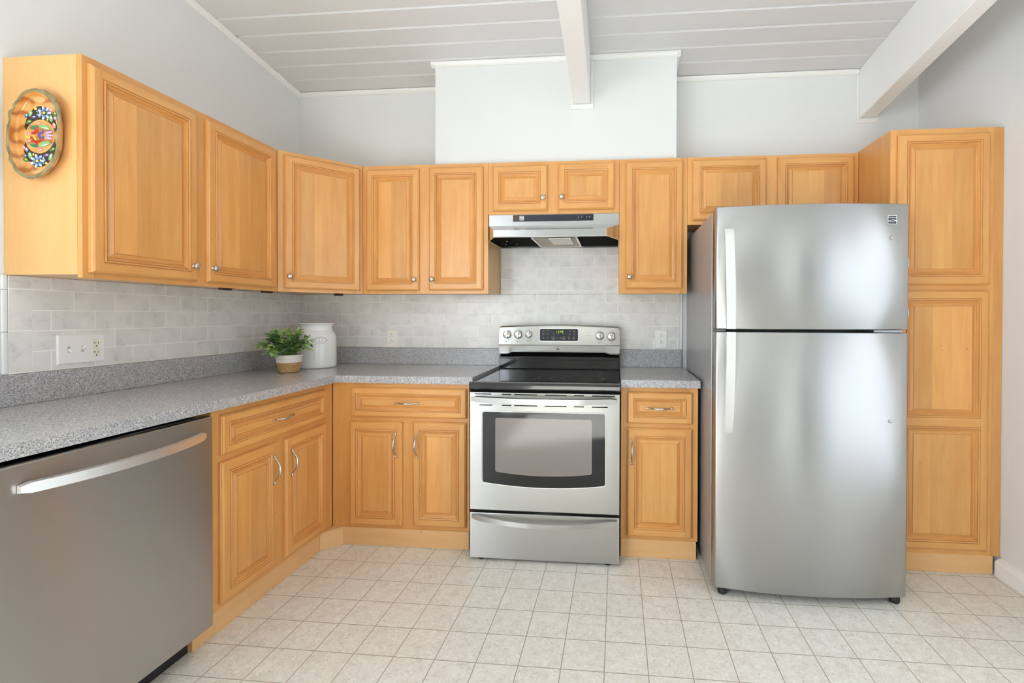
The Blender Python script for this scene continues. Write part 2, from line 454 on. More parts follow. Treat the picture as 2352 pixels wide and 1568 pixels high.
cove_y(0.02, -0.05, YF, 8); cove_y(97.97, -0.05, -10.9, 9); cove_y(41.23, -0.05, -10.9, 10, -1)
# baseboard on the right wall
mb = Mb()
mb.prism([(156.95, 0.02), (155.55, 0.02), (155.55, 2.5), (155.75, 2.9), (156.3, 3.2), (156.95, 3.3)], 'y', -24.35, D1)
struct(mb, 'baseboard_right', trim_paint)
# dim box added behind the doorway, a dark band for the refrigerator to reflect
mb = Mb()
for lo, hi in (((164.2, D0-30, -1), (215, D1+30, 0)), ((215, D0-30, 0), (218, D1+30, 108)), ((164.2, D0-33, 0), (218, D0-30, 108)), ((164.2, D1+30, 0), (218, D1+33, 108)), ((164.2, D0-33, 108), (218, D1+33, 111))):
    mb.box(lo, hi)
struct(mb, 'wall_reflection_box', paint('reflection_box_paint', srgb(112, 98, 86), 0.6))

# tiled backsplash and white bullnose edges
def tiles(polys, name, mat):
    mb = Mb()
    for lo, hi in polys: mb.box(lo, hi)
    o = mb.build(name, mat, None, (0,0,0)); return o
for lo, hi, mat, par in (
    ((0.34, -0.32, 40.35), (100.2, -0.02, 54.2), tile_back, wall_back),
    ((54.85, -0.32, 54.25), (85.0, -0.02, 65.95), tile_back, wall_back),
    ((0.02, -59.5, 40.35), (0.32, -0.02, 54.2), tile_left, wall_left),
    ((0.02, -62.3, 40.35), (0.32, -59.53, 54.2), tile_end, wall_left)):
    mb = Mb(); mb.box(lo, hi, 0.03); part(mb, 'tile_backsplash', mat, par)
mb = Mb()
for k in range(3): mb.box((0.02, -63.0, 40.4 + k*5.9), (0.36, -62.36, min(46.25 + k*5.9, 54.2)), 0.12, seg=2)
part(mb, 'tile_edging', trim_paint, wall_left)
mb = Mb(); mb.box((100.24, -0.4, 40.4), (100.8, -0.02, 54.2), 0.12, seg=2)
part(mb, 'tile_edging', trim_paint, wall_back)

# ------------------------------------------------------------------ cabinet joinery
PROF = [(0,0),(0,0.40),(0.09,0.46),(0.13,0.58),(0.36,0.75),(1.46,0.75),(1.48,0.62),(1.56,0.62),(1.59,0.84),(1.70,0.88),(1.80,0.84),(1.85,0.72),(1.87,0.58),(1.94,0.58),(1.96,0.70),(2.03,0.68),(2.08,0.54),(2.16,0.52),(2.22,0.30),(2.34,0.26),(2.44,0.34),(2.94,0.60),(2.96,0.53),(3.02,0.53),(3.04,0.64)]
def raised_front(mb, w, h, k=1.0, drawer=False, panels=None):
    """Raised-panel door or drawer front in local u,v,n (n = out)."""
    rnd = random.random
    prof = [(a*k, d) for a, d in PROF]
    def rect(a, lo=None): 
        u0, v0, u1, v1 = lo or (0, 0, w, h)
        return [(u0+a, v0+a), (u1-a, v0+a), (u1-a, v1-a), (u0+a, v1-a)]
    tl, tr, tt, tb = [0.35+0.35*rnd() for _ in range(4)]
    def ring(r0, d0, r1, d1):
        vs = [(p[0], p[1], d0) for p in r0] + [(p[0], p[1], d1) for p in r1]
        for i, (mat, tn) in enumerate(((1, tb), (0, tr), (1, tt), (0, tl))):
            j = (i+1) % 4
            mb.add(vs, [(i, j, 4+j, 4+i)], mat, False, tn)
    # outer edge
    for a in range(0, 4): ring(rect(prof[a][0]), prof[a][1], rect(prof[a+1][0]), prof[a+1][1])
    mb.add([(p[0], p[1], 0) for p in rect(0)], [(3,2,1,0)], 0)
    a, b, d = prof[4][0], prof[5][0], 0.75
    openings = panels or [(0, 0, w, h)]
    q = lambda u0, v0, u1, v1, mat, tn: mb.add([(u0,v0,d),(u1,v0,d),(u1,v1,d),(u0,v1,d)], [(0,1,2,3)], mat, False, tn)
    q(a, a, b, h-a, 0, tl); q(w-b, a, w-a, h-a, 0, tr)
    ys = [a] + [x for o in openings for x in (o[1]+b, o[3]-b)] + [h-a]
    for i in range(0, len(ys), 2): q(b, ys[i], w-b, ys[i+1], 1, (tb, tt, tb)[min(i//2, 2)])
    for o in openings:
        for s in range(5, len(prof)-1): ring(rect(prof[s][0], o), prof[s][1], rect(prof[s+1][0], o), prof[s+1][1])
        e = prof[-1][0]; u0, v0, u1, v1 = o[0]+e, o[1]+e, o[2]-e, o[3]-e; dd = prof[-1][1]
        if drawer:
            mb.add([(u0,v0,dd),(u1,v0,dd),(u1,v1,dd),(u0,v1,dd)], [(0,1,2,3)], 1, False, 0.5)
        else:
            n = max(2, round((u1-u0)/3.4)); cuts = [u0] + [u0+(u1-u0)*(i+0.25*(rnd()-.5))/n for i in range(1, n)] + [u1]
            for i in range(n):
                mb.add([(cuts[i],v0,dd),(cuts[i+1],v0,dd),(cuts[i+1],v1,dd),(cuts[i],v1,dd)], [(0,1,2,3)], 0, False, 0.15+0.8*rnd())
def frame(org, U, Nn):
    U, Nn, Z = Vector(U).normalized(), Vector(Nn).normalized(), Vector((0,0,1))
    m = Matrix((U, Z, Nn)).transposed().to_4x4(); m.translation = Vector(org); return m

def pull(parent, M, u, v, vertical=True, L=5.1):
    """Arched nickel pull with flared feet."""
    mb = Mb(); mb.M = M; n = 22; path, rad = [], []
    for i in range(n+1):
        t = i/n; s = (t-0.5)*L
        e = abs(2*t-1)
        out = 0.75 + 0.16 + 1.02*(1 - min(1, e/0.80)**2.2) if e < 0.80 else 0.75 + 0.16 + 0.02*(1-e)
        r = 0.22 - 0.10*min(1, e/0.72)**2 if e < 0.72 else 0.11 + 0.14*((e-0.72)/0.28)**1.6
        path.append((u, v+s, out+0.05) if vertical else (u+s, v, out+0.05)); rad.append(r)
    mb.tube(path, rad, 12)
    for sgn in (-1, 1):
        c = (u, v+sgn*L*0.42, 0) if vertical else (u+sgn*L*0.42, v, 0)
        vs = [(0.17, 0.72), (0.14, 0.86), (0.10, 1.0)]
        rings = [[(c[0]+r*math.cos(2*math.pi*i/10), c[1]+r*math.sin(2*math.pi*i/10), h) for i in range(10)] for r, h in vs]
        mb.loft(rings)
    return part(mb, 'pull_handle', nickel, parent)
def knob(parent, M, u, v):
    mb = Mb(); mb.M = M; prof = [(0.34, 0.72), (0.33, 0.80), (0.20, 0.88), (0.17, 1.12), (0.24, 1.24), (0.50, 1.32), (0.58, 1.44), (0.55, 1.58), (0.40, 1.70), (0.2, 1.75), (0.0, 1.76)]
    rings = [[(u+max(r, 0.001)*math.cos(2*math.pi*i/20), v+max(r, 0.001)*math.sin(2*math.pi*i/20), h) for i in range(20)] for r, h in prof]
    mb.loft(rings)
    return part(mb, 'knob', nickel, parent)
def door(parent, M, u0, v0, u1, v1, name='door', hw=None, k=1.0, panels=None):
    """hw: ('knob'|'pull', u, v, ...) in the same local frame."""
    mb = Mb(); mb.M = M @ Matrix.Translation((u0, v0, 0.02))
    raised_front(mb, u1-u0, v1-v0, k, name == 'drawer', panels)
    o = part(mb, name, WV, parent)
    if hw:
        if hw[0] == 'knob': knob(o, M, hw[1], hw[2])
        else: pull(o, M, hw[1], hw[2], hw[3])
    return o
def carcass(parent, M, w, h, depth, side_mat=wood_side, ft=0.75, bottom_up=0.45, ends=(True, True), top_up=0):
    """Plain cabinet box behind a face frame; local u 0..w, v 0..h, n 0 = face."""
    mb = Mb(); mb.M = M
    mb.box((0, bottom_up, -depth), (w, h, -ft - 0.02))
    return part(mb, 'cabinet_body', side_mat, parent)
def face_frame(parent, M, w, h, stiles, rails, ft=0.75):
    """stiles: list of (u0,u1); rails: list of (v0,v1) between the outer stiles."""
    mb = Mb(); mb.M = M
    for (a, b) in stiles: mb.box((a, 0, -ft), (b, h, 0), 0.03, 0, 0.35+0.3*random.random())
    for (r0, r1, a, b) in rails: mb.box((a+0.005, r0, -ft), (b-0.005, r1, -0.004), 0, 1, 0.35+0.3*random.random())
    return part(mb, 'face_frame', WV, parent)
def clip(parent, lo, hi):
    mb = Mb(); mb.box(lo, hi, 0.05); return part(mb, 'bracket', brown_clip, parent, 'small dark brown bracket')

ZB, ZT = 53.78, 84.12
H = ZT - ZB
# 1. left run of wall cabinets (face toward +x)
t = thing('wall_cabinet', 'large maple wall cabinet with a painted wooden tray hung on its end panel', 'cabinet', (6, -43.6, ZB))
M = frame((12, -62.5, ZB), (0, 1, 0), (1, 0, 0)); w = 37.7
carcass(t, M, w, H, 11.95); face_frame(t, M, w, H, [(0, 1.5), (16.6, 20.3), (36.1, w)], [(0, 1.5, 1.5, 16.6), (0, 1.5, 20.3, 36.1), (H-1.6, H, 1.5, 16.6), (H-1.6, H, 20.3, 36.1)])
door(t, M, 0.66, 0.75, 17.5, H-1.0, hw=('knob', 16.55, 3.25))
door(t, M, 19.52, 0.72, 36.52, H-0.95, hw=('knob', 20.5, 3.25))
clip(t, (10.2, -38.1, 53.42), (11.2, -35.9, 54.2)); clip(t, (10.2, -27.3, 53.42), (11.2, -25.0, 54.2))
# 2. diagonal corner cabinet
t = thing('corner_wall_cabinet', 'single door maple wall cabinet set diagonally across the room corner', 'cabinet', (8, -8, ZB))
A, B = Vector((12.03, -24.75, ZB)), Vector((24.25, -12.03, ZB)); Ud = (B-A).normalized(); Nd = Vector((Ud.y, -Ud.x, 0)); wd = (B-A).length
M = frame(A, Ud, Nd)
mb = Mb(); e = 0.8
Ai, Bi = A - Nd*e, B - Nd*e
mb.prism([(0.05, -0.36), (0.36, -24.73), (12.0-.6, -24.73), (Ai.x, Ai.y), (Bi.x, Bi.y), (24.23, -12.0+.6), (24.23, -0.36)], 'z', ZB+0.48, ZT-0.01)
part(mb, 'cabinet_body', wood_side, t)
face_frame(t, M, wd, H, [(0, 2.2), (wd-2.2, wd)], [(0, 1.5, 2.2, wd-2.2), (H-1.6, H, 2.2, wd-2.2)])
door(t, M, 1.2, 0.72, wd-0.75, H-0.85, hw=('knob', 2.15, 3.3))
clip(t, (16.6, -11.5, 53.42), (18.6, -10.8, 54.25))
# 3..6. wall cabinets along the back wall
def back_cab(label, x0, x1, z0, doors, stiles, depth=11.62, name='wall_cabinet', top=ZT):
    t = thing(name, label, 'cabinet', ((x0+x1)/2, -6, z0)); h = top - z0
    M = frame((x0, -12.03, z0), (1, 0, 0), (0, -1, 0))
    carcass(t, M, x1-x0, h, depth)
    st = [(a-x0, b-x0) for a, b in stiles]
    rails = []
    for (a, b), (c, d) in zip(st[:-1], st[1:]): rails += [(0, 1.5, b, c), (h-1.6, h, b, c)]
    face_frame(t, M, x1-x0, h, st, rails)
    for (a, za, b, zb, hw) in doors:
        door(t, M, a-x0, za-z0, b-x0, zb-z0, hw=hw and ('knob', hw[0]-x0, hw[1]-z0))
    return t
back_cab('tall two door maple wall cabinet between the diagonal cabinet and the range hood', 24.3, 54.72, ZB,
         [(25.37, 54.52, 38.25, 83.15, (37.3, 57.1)), (40.72, 54.62, 53.6, 83.3, (41.65, 57.15))], [(24.3, 25.9), (37.6, 41.4), (53.0, 54.72)])
back_cab('short two door maple wall cabinet directly above the range hood', 54.76, 84.98, 72.08,
         [(55.85, 72.85, 68.62, 83.2, (67.7, 75.6)), (71.07, 72.9, 83.93, 83.4, (72.0, 75.7))], [(54.76, 56.4), (68.0, 71.7), (83.3, 84.98)])
back_cab('narrow single door maple wall cabinet between the range hood and the refrigerator', 85.02, 100.15, ZB,
         [(86.4, 54.85, 99.12, 83.4, (87.35, 57.5))], [(85.02, 86.9), (98.6, 100.15)])
back_cab('short two door maple wall cabinet above the refrigerator', 100.19, 136.5, 69.15,
         [(101.25, 70.0, 117.1, 83.4, None), (119.52, 70.0, 135.45, 83.45, None)], [(100.19, 101.8), (116.5, 120.1), (134.9, 136.5)])
# 7. pantry
t = thing('pantry_cabinet', 'full height maple pantry cabinet standing beside the refrigerator', 'cabinet', (146, -12, 0))
M = frame((136.58, -24.03, 3.55), (1, 0, 0), (0, -1, 0)); hp = 84.45-3.55; wp = 155.0-136.58
carcass(t, M, wp, hp, 23.6, wood_v, bottom_up=0)
face_frame(t, M, wp, hp, [(0, 1.7), (wp-1.8, wp)], [(0, 1.5, 1.7, wp-1.8), (hp-1.6, hp, 1.7, wp-1.8), (49.3, 52.0, 1.7, wp-1.8)])
dl = 137.72-136.58; dr = 154.05-136.58
o = door(t, M, dl, 54.77-3.55, dr, 83.35-3.55, hw=('pull', dl+1.1, 58.9-3.55, True))
lo, hi = 4.55-3.55, 53.72-3.55; mid = 28.87 - 4.55; wdw = dr-dl
door(t, M, dl, lo, dr, hi, hw=('pull', dl+1.1, 49.45-3.55, True), panels=[(0, 0, wdw, mid+1.5-0.85), (0, mid-1.5+0.85, wdw, hi-lo)])
mb = Mb(); mb.box((155.03, -24.0, 3.45), (156.75, -23.2, 84.42), 0.03, 0, 0.1); part(mb, 'filler_strip', WV, t)
mb = Mb(); mb.box((137.0, -23.95, 0.02), (155.5, -23.2, 3.52)); part(mb, 'toe_board', wood_toe, t)

# base cabinets
FB, FT_ = 3.7, 34.42; hb = FT_-FB
def base_face(t, M, w, stiles, split=None):
    st = stiles; rails = []
    for (a, b), (c, d) in zip(st[:1], st[-1:]): rails += [(0, 1.4, b, c), (hb-1.3, hb, b, c), (22.3, 24.2, b, c)]
    mb = Mb(); mb.M = M
    for i, (a, b) in enumerate(st):
        top = hb if i in (0, len(st)-1) else 22.3
        mb.box((a, 0, -0.75), (b, top, 0), 0.03, 0, 0.3+0.4*random.random())
    for (r0, r1, a, b) in rails: mb.box((a+.005, r0, -0.75), (b-.005, r1, -0.004), 0, 1, 0.4)
    return part(mb, 'face_frame', WV, t)
# 8. left run base cabinet
t = thing('base_cabinet', 'maple base cabinet beside the dishwasher with one wide drawer over two doors', 'cabinet', (12, -40, 0))
y0 = -55.05; M = frame((24, y0, FB), (0, 1, 0), (1, 0, 0)); w = -24.15 - y0
mb = Mb(); mb.M = M; mb.box((0, 0, -23.9), (w - 0.1, hb, -0.77)); part(mb, 'cabinet_body', wood_side, t)
base_face(t, M, w, [(0, 1.9), (12.9, 16.3), (w-3.6, w)])
Y = lambda y: y - y0
door(t, M, Y(-53.65), 27.32-FB, Y(-27.15), 33.4-FB, 'drawer', ('pull', Y(-40.4), 30.35-FB, False), 0.82)
door(t, M, Y(-53.8), 4.6-FB, Y(-41.5), 26.2-FB, hw=('pull', Y(-42.75), 21.6-FB, True))
door(t, M, Y(-39.5), 4.55-FB, Y(-27.3), 26.2-FB, hw=('pull', Y(-38.2), 21.6-FB, True))
mb = Mb(); mb.box((22.8, -57.9, 0.02), (23.6, -27.9, 3.69)); part(mb, 'toe_board', wood_toe, t)
# 9. back run base cabinet left of the range
t = thing('base_cabinet', 'maple base cabinet in the corner beside the range with a wide drawer over two doors', 'cabinet', (40, -12, 0))
M = frame((24.05, -24.03, FB), (1, 0, 0), (0, -1, 0)); w = 54.0-24.05
mb = Mb(); mb.M = M; mb.box((0, 0, -23.6), (w, hb, -0.77)); part(mb, 'cabinet_body', wood_side, t)
base_face(t, M, w, [(0, 4.8), (14.95, 18.6), (w-1.1, w)])
X = lambda x: x - 24.05
door(t, M, X(28.4), 27.3-FB, X(53.57), 33.5-FB, 'drawer', ('pull', X(40.95), 30.4-FB, False), 0.82)
door(t, M, X(28.12), 4.42-FB, X(39.67), 26.25-FB, hw=('pull', X(38.4), 21.6-FB, True))
door(t, M, X(42.03), 4.58-FB, X(53.48), 26.4-FB, hw=('pull', X(42.95), 21.65-FB, True))
mb = Mb(); mb.box((26.65, -24.35, 0.02), (54.0, -23.6, 3.69)); part(mb, 'toe_board', wood_toe, t)
mb = Mb(); mb.prism([(23.62, -27.88), (26.62, -24.37), (26.62, -23.65), (24.3, -23.65), (23.62, -24.3)], 'z', 0.02, 3.69); part(mb, 'toe_board', wood_toe, t)
# 10. right base cabinet
t = thing('base_cabinet', 'narrow maple base cabinet between range and refrigerator with one drawer over one door', 'cabinet', (93, -12, 0))
M = frame((85.4, -24.03, FB), (1, 0, 0), (0, -1, 0)); w = 100.68-85.4
mb = Mb(); mb.M = M; mb.box((0, 0, -23.6), (w, hb, -0.77)); part(mb, 'cabinet_body', wood_v, t)
base_face(t, M, w, [(0, 1.7), (w-1.6, w)])
X = lambda x: x - 85.4
door(t, M, X(86.62), 27.2-FB, X(99.56), 33.5-FB, 'drawer', ('pull', X(93.1), 30.4-FB, False), 0.82)
door(t, M, X(86.63), 4.48-FB, X(99.56), 26.28-FB, hw=('pull', X(87.62), 21.6-FB, True))
mb = Mb(); mb.box((85.45, -24.0, 0.02), (100.4, -23.25, 3.66)); part(mb, 'toe_board', wood_toe, t)

# ------------------------------------------------------------------ worktops
t = thing('countertop', 'long grey speckled corner countertop running over the dishwasher to the range', 'countertop', (12, -40, 34.5))
mb = Mb()
pts = [(0.05, -83), (25.3, -83), (25.3, -25.15), (25.45, -25.0), (54.95, -25.0), (54.95, -0.05), (0.05, -0.05)]
mb.prism(pts, 'z', 34.5, 36.0); part(mb, 'counter_slab', laminate, t)
mb = Mb(); mb.box((0.05, -83, 36.02), (0.95, -0.05, 40.32), 0.04); part(mb, 'backsplash_upstand', laminate, t)
mb = Mb(); mb.box((0.97, -0.95, 36.02), (54.95, -0.05, 40.2), 0.04); part(mb, 'backsplash_upstand', laminate, t)
mb = Mb(); mb.box((0.3, -82.4, 0.05), (24.6, -81.5, 34.45)); part(mb, 'end_panel', wood_v, t)
t = thing('countertop', 'short grey speckled countertop between the range and the refrigerator', 'countertop', (93, -12, 34.5))
mb = Mb(); mb.box((85.35, -25.25, 34.5), (100.95, -0.05, 36.0), 0.03); part(mb, 'counter_slab', laminate, t)
mb = Mb(); mb.box((85.35, -0.95, 36.02), (100.55, -0.42, 40.3), 0.04); part(mb, 'backsplash_upstand', laminate, t)

# ------------------------------------------------------------------ dishwasher
t = thing('dishwasher', 'stainless steel dishwasher with a bowed bar handle under the long counter', 'dishwasher', (12, -68, 0))
mb = Mb(); mb.box((1.0, -80.0, 2.2), (22.6, -56.3, 33.6)); part(mb, 'tub', black_matt, t)
mb = Mb(); mb.box((23.7, -81.0, 3.0), (25.3, -56.12, 33.85), 0.12, seg=2); part(mb, 'door', steel_dark, t)
mb = Mb(); mb.box((21.8, -80.6, 0.05), (23.0, -58.05, 2.9)); part(mb, 'kick_plate', black_matt, t)
def bar_handle(mb, P0, P1, out, height, bow, thick, sag=0.0, n=28, end_bev=0.35):
    """Flat strip bowed away from the door between two ends; out = outward unit vector."""
    P0, P1, out = Vector(P0), Vector(P1), Vector(out); Z = Vector((0,0,1)); rings = []
    for i in range(n+1):
        s = i/n; b = 1-(2*s-1)**2
        c = P0.lerp(P1, s) + out*(bow*b) - Z*(sag*b)
        hh = height/2 * (1 - end_bev*max(0, 1-min(s, 1-s)/0.012)**2)
        o2 = out*thick
        rings.append([c - Z*hh, c - Z*(hh-.1) + o2, c + Z*(hh-.1) + o2, c + Z*hh])
    mb.loft(rings, 0, False)
mb = Mb(); bar_handle(mb, (25.34, -79.35, 31.4), (25.34, -57.7, 31.4), (1, 0, 0), 1.25, 2.1, 0.45)
part(mb, 'handle', steel_bright, t, 'bright bowed bar handle')

# ------------------------------------------------------------------ range
RX0, RX1, RF = 55.42, 85.12, -28.4
t = thing('range', 'freestanding stainless electric range with black glass cooktop under the hood', 'stove', (70.2, -14, 0))
mb = Mb(); mb.box((RX0+.05, RF+1.5, 1.0), (RX1-.05, -1.2, 34.1)); part(mb, 'body', black_matt, t)
mb = Mb(); mb.box((RX0, RF, 10.15), (RX1, RF+1.45, 33.55), 0.12, seg=2)
dr_ = part(mb, 'oven_door', steel_range, t)
# oven window: bright rim, dark glass with a curved lower edge, paler inner pane
def bowed(x0, x1, z1, z0, sag, r=0.55, n=18):
    p = []
    def arc(cx, cz, a0, a1): return [(cx + r*math.cos(a0+(a1-a0)*i/5), cz + r*math.sin(a0+(a1-a0)*i/5)) for i in range(6)]
    p += arc(x1-r, z1-r, 0, math.pi/2) + arc(x0+r, z1-r, math.pi/2, math.pi) + arc(x0+r, z0+r, math.pi, 1.5*math.pi)
    for i in range(1, n):
        s = i/n; p.append((x0+r+(x1-x0-2*r)*s, z0 - sag*(1-(2*s-1)**2)))
    p += arc(x1-r, z0+r, 1.5*math.pi, 2*math.pi)
    return p
mb = Mb(); outl = bowed(57.95, 82.42, 29.8, 15.6, 0.75)
mb.tube([(x, RF-0.01, z) for x, z in outl], 0.13, 8, closed=True); part(mb, 'window_rim', steel_bright, dr_)
mb = Mb(); mb.prism(outl, 'y', RF-0.07, RF+0.02); og = part(mb, 'window_glass', oven_glass, dr_)
inner_a = N('oven_inner_pane')
vv = inner_a.coords(scale=(1, 1, 1)); wv = inner_a.n('TexWave', Scale=38.0, Distortion=2.0, Detail=1.0); wv.wave_type = 'BANDS'; wv.bands_direction = 'DIAGONAL'
inner_a.l(vv, wv.inputs['Vector'])
inner_a.l(inner_a.mix(wv.outputs['Fac'], srgb(128, 118, 114), srgb(136, 127, 121)), inner_a.p.inputs['Base Color'])
inner_a.p.inputs['Roughness'].default_value = 0.12
mb = Mb(); mb.prism(bowed(60.65, 79.75, 28.55, 17.85, 0.6, 0.4), 'y', RF-0.11, RF-0.06); part(mb, 'inner_pane', inner_a.m, dr_)
# vent slots above and below the handle
for z, segs in ((33.2, [(0.6, 4.0), (6.1, 8.0), (8.6, 13.2), (14.7, 19.0), (20.4, 22.4), (23.9, 28.4)]), (31.02, [(1.6, 4.2), (6.1, 8.0), (8.6, 13.2), (14.7, 19.0), (20.4, 22.4), (23.9, 27.0)])):
    for a, b in segs:
        mb = Mb(); mb.box((RX0+.4+a, RF-0.015, z-0.09), (RX0+.4+b, RF+0.03, z+0.09)); part(mb, 'vent_slot', void_black, dr_)
mb = Mb(); bar_handle(mb, (56.0, RF-0.75, 32.35), (84.55, RF-0.75, 32.35), (0, -1, 0), 1.22, 1.35, 0.4, 0.12)
for x in (56.3, 83.6): mb.box((x, RF-0.85, 31.95), (x+0.7, RF, 32.75))
part(mb, 'door_handle', steel_hood, dr_)
mb = Mb(); mb.box((RX0, RF, 0.55), (RX1, RF+1.45, 9.6), 0.12, seg=2); sd = part(mb, 'storage_drawer', steel_range, t)
mb = Mb(); bar_handle(mb, (56.0, RF-0.25, 8.95), (84.6, RF-0.25, 8.75), (0, -1, 0), 1.15, 1.5, 0.3, 0.75)
part(mb, 'drawer_handle', steel_range, sd)
for x, y in ((57.5, -26.9), (82.9, -26.9), (57.5, -4), (82.9, -4)):
    mb = Mb(); mb.lathe([(0, 0.01), (0.85, 0.01), (0.85, 0.35), (0.5, 0.45), (0.35, 1.0), (0, 1.0)], (x, y, 0), seg=8, smooth=False)
    part(mb, 'foot', black_matt, t)
# cooktop
mb = Mb(); mb.prism([(-28.75, 34.15), (-28.9, 34.4), (-28.9, 35.05), (-28.6, 35.5), (-27.9, 35.62), (-27.4, 35.42), (-4.2, 35.42), (-3.4, 35.5), (-3.4, 34.15)], 'x', RX0-0.02, RX1+0.08)
ct = part(mb, 'cooktop', black_gloss, t)
mb = Mb(); mb.box((RX0+.2, -28.3, 33.6), (RX1-.2, -27.0, 34.12)); part(mb, 'gap_strip', void_black, t)
ring_mat = plain('burner_ring', srgb(120, 120, 118), 0.4)
for cx, cy, r in ((76.1, -20.0, 5.75), (76.1, -20.0, 3.3), (62.9, -19.6, 5.2), (77.6, -8.8, 3.3), (62.6, -8.8, 3.3)):
    mb = Mb(); n = 56; vs = []
    for i in range(n):
        a = 2*math.pi*i/n
        vs += [(cx+(r-.03)*math.cos(a), cy+(r-.03)*math.sin(a), 35.425), (cx+(r+.03)*math.cos(a), cy+(r+.03)*math.sin(a), 35.425)]
    mb.add(vs, [(2*i, 2*i+1, (2*i+3) % (2*n), (2*i+2) % (2*n)) for i in range(n)])
    part(mb, 'burner_mark', ring_mat, ct)
# backguard
mb = Mb(); mb.box((RX0-.2, -3.2, 35.5), (RX1+.1, -1.3, 38.6), 0.15, seg=2); part(mb, 'splash_panel', black_gloss, t)
mb = Mb(); mb.box((RX0, -2.6, 38.62), (RX1, -1.3, 39.9)); part(mb, 'backguard_gap', void_black, t)
mb = Mb(); rings = []
BX0, BX1 = 55.35, 85.3
for i in range(201):
    s = i/200; x = BX0 + (BX1-BX0)*s; e = min(s, 1-s)*(BX1-BX0)
    zt = 46.15 + 0.42*(1-(2*s-1)**2)
    if e < 0.6: zt -= 0.6 - math.sqrt(max(0, 0.36-(0.6-e)**2))
    k = min(1, max(0, (e-2.1)/1.7)); k = k*k*(3-2*k); zb = 39.35 + 0.45*k
    if e < 0.3: zb += 0.25*(1-e/0.3)
    rings.append([(x, -1.3, zb), (x, -1.3, zt), (x, -3.2, zt), (x, -3.62, zt-0.12), (x, -3.8, zt-0.4), (x, -3.95, 41.55), (x, -4.1, 41.35), (x, -4.75, zb+0.35), (x, -4.7, zb)])
mb.loft(rings, 0, False); bgd = part(mb, 'control_panel', steel_range, t)
def rrect(x0, x1, z0, z1, r=0.35, n=6):
    p = []
    for cx, cz, a0 in ((x1-r, z1-r, 0), (x0+r, z1-r, 90), (x0+r, z0+r, 180), (x1-r, z0+r, 270)):
        p += [(cx+r*math.cos(math.radians(a0+90*i/n)), cz+r*math.sin(math.radians(a0+90*i/n))) for i in range(n+1)]
    return p
mb = Mb(); mb.prism(rrect(65.45, 75.25, 42.4, 45.62, 0.45), 'y', -3.97, -3.75); part(mb, 'touch_panel_rim', steel_bright, t)
mb = Mb(); mb.prism(rrect(65.57, 75.13, 42.5, 45.52, 0.4), 'y', -4.0, -3.75); tp = part(mb, 'touch_panel', panel_dark, t)
mb = Mb(); mb.prism([(68.9, 44.42), (71.85, 44.42), (71.85, 45.2), (68.9, 45.2)], 'y', -4.02, -3.98); part(mb, 'display_window', plain('display_glass', (0.02, 0.035, 0.03, 1), 0.15), tp)
green = N('clock_digits'); green.p.inputs['Base Color'].default_value = (0.3, 0.5, 0.02, 1)
green.p.inputs['Emission Color'].default_value = (0.62, 0.85, 0.03, 1); green.p.inputs['Emission Strength'].default_value = 1.0
mb = Mb()
def seg7(mb, ch, x, z, w=0.26, h=0.54, th=0.075, sl=0.1, y=-4.035):
    S = {'1': 'bc', '4': 'fgbc', '9': 'abcdfg'}[ch]
    def bar(xa, za, xb, zb):
        if abs(xa-xb) < 1e-6: q = [(xa-th/2, za), (xa+th/2, za), (xb+th/2, zb), (xb-th/2, zb)]
        else: q = [(xa, za-th/2), (xb, za-th/2), (xb, zb+th/2), (xa, zb+th/2)]
        mb.prism([(x+px+sl*pz, z+pz) for px, pz in q], 'y', y, y+0.012)
    h2 = h/2
    for c in S:
        {'a': lambda: bar(0, h, w, h), 'g': lambda: bar(0, h2, w, h2), 'd': lambda: bar(0, 0, w, 0), 'b': lambda: bar(w, h2, w, h), 'c': lambda: bar(w, 0, w, h2),
         'f': lambda: bar(0, h2, 0, h), 'e': lambda: bar(0, 0, 0, h2)}[c]()
for ch, x in (('1', 69.55), ('1', 70.0), ('4', 70.62), ('9', 71.1)): seg7(mb, ch, x, 44.52)
for z in (44.65, 44.9): mb.prism([(70.42, z), (70.5, z), (70.5, z+.08), (70.42, z+.08)], 'y', -4.035, -4.02)
part(mb, 'clock_digits', green.m, tp)
mb = Mb(); UX, VZ = (1, 0, 0), (0, 0, 1)
def T(s, x, z, size=0.17): text_mesh(mb, s, size, (x, -4.01, z), UX, VZ)
T('Bake', 66.6, 45.0, 0.22); T('Broil', 67.65, 45.0, 0.22)
T('Convect', 66.5, 44.32); T('Bake', 66.55, 44.1); T('Warm', 67.65, 44.32); T('& Hold', 67.6, 44.1)
T('TIMED', 69.15, 44.27, 0.14); T('PREHEAT', 70.3, 44.27, 0.14); T('LOCKED', 71.4, 44.27, 0.14)
T('Timer', 73.1, 45.0); T('Set', 73.1, 44.8); T('Add 1', 74.2, 45.0); T('Minute', 74.2, 44.78)
T('Cook', 73.05, 44.25); T('Time', 73.05, 44.03); T('Delay', 74.15, 44.25); T('Start', 74.15, 44.03)
T('Self', 66.55, 43.4); T('Clean', 66.5, 43.15); T('Steam', 67.6, 43.4); T('Clean', 67.6, 43.15)
T('START', 68.95, 43.2, 0.15); T('CANCEL', 71.55, 43.15, 0.15); T('Lock', 72.85, 42.95, 0.14); T('Light', 74.0, 42.95, 0.14)
for x in (68.95, 71.55): mb.tube([(x+0.36*math.cos(a*math.pi/12), -4.01, 43.27+0.36*math.sin(a*math.pi/12)) for a in range(24)], 0.025, 5, closed=True)
mb.tube([(72.85+0.2*math.cos(a*math.pi/8), -4.01, 43.35+0.2*math.sin(a*math.pi/8)) for a in range(16)], 0.025, 5, closed=True)
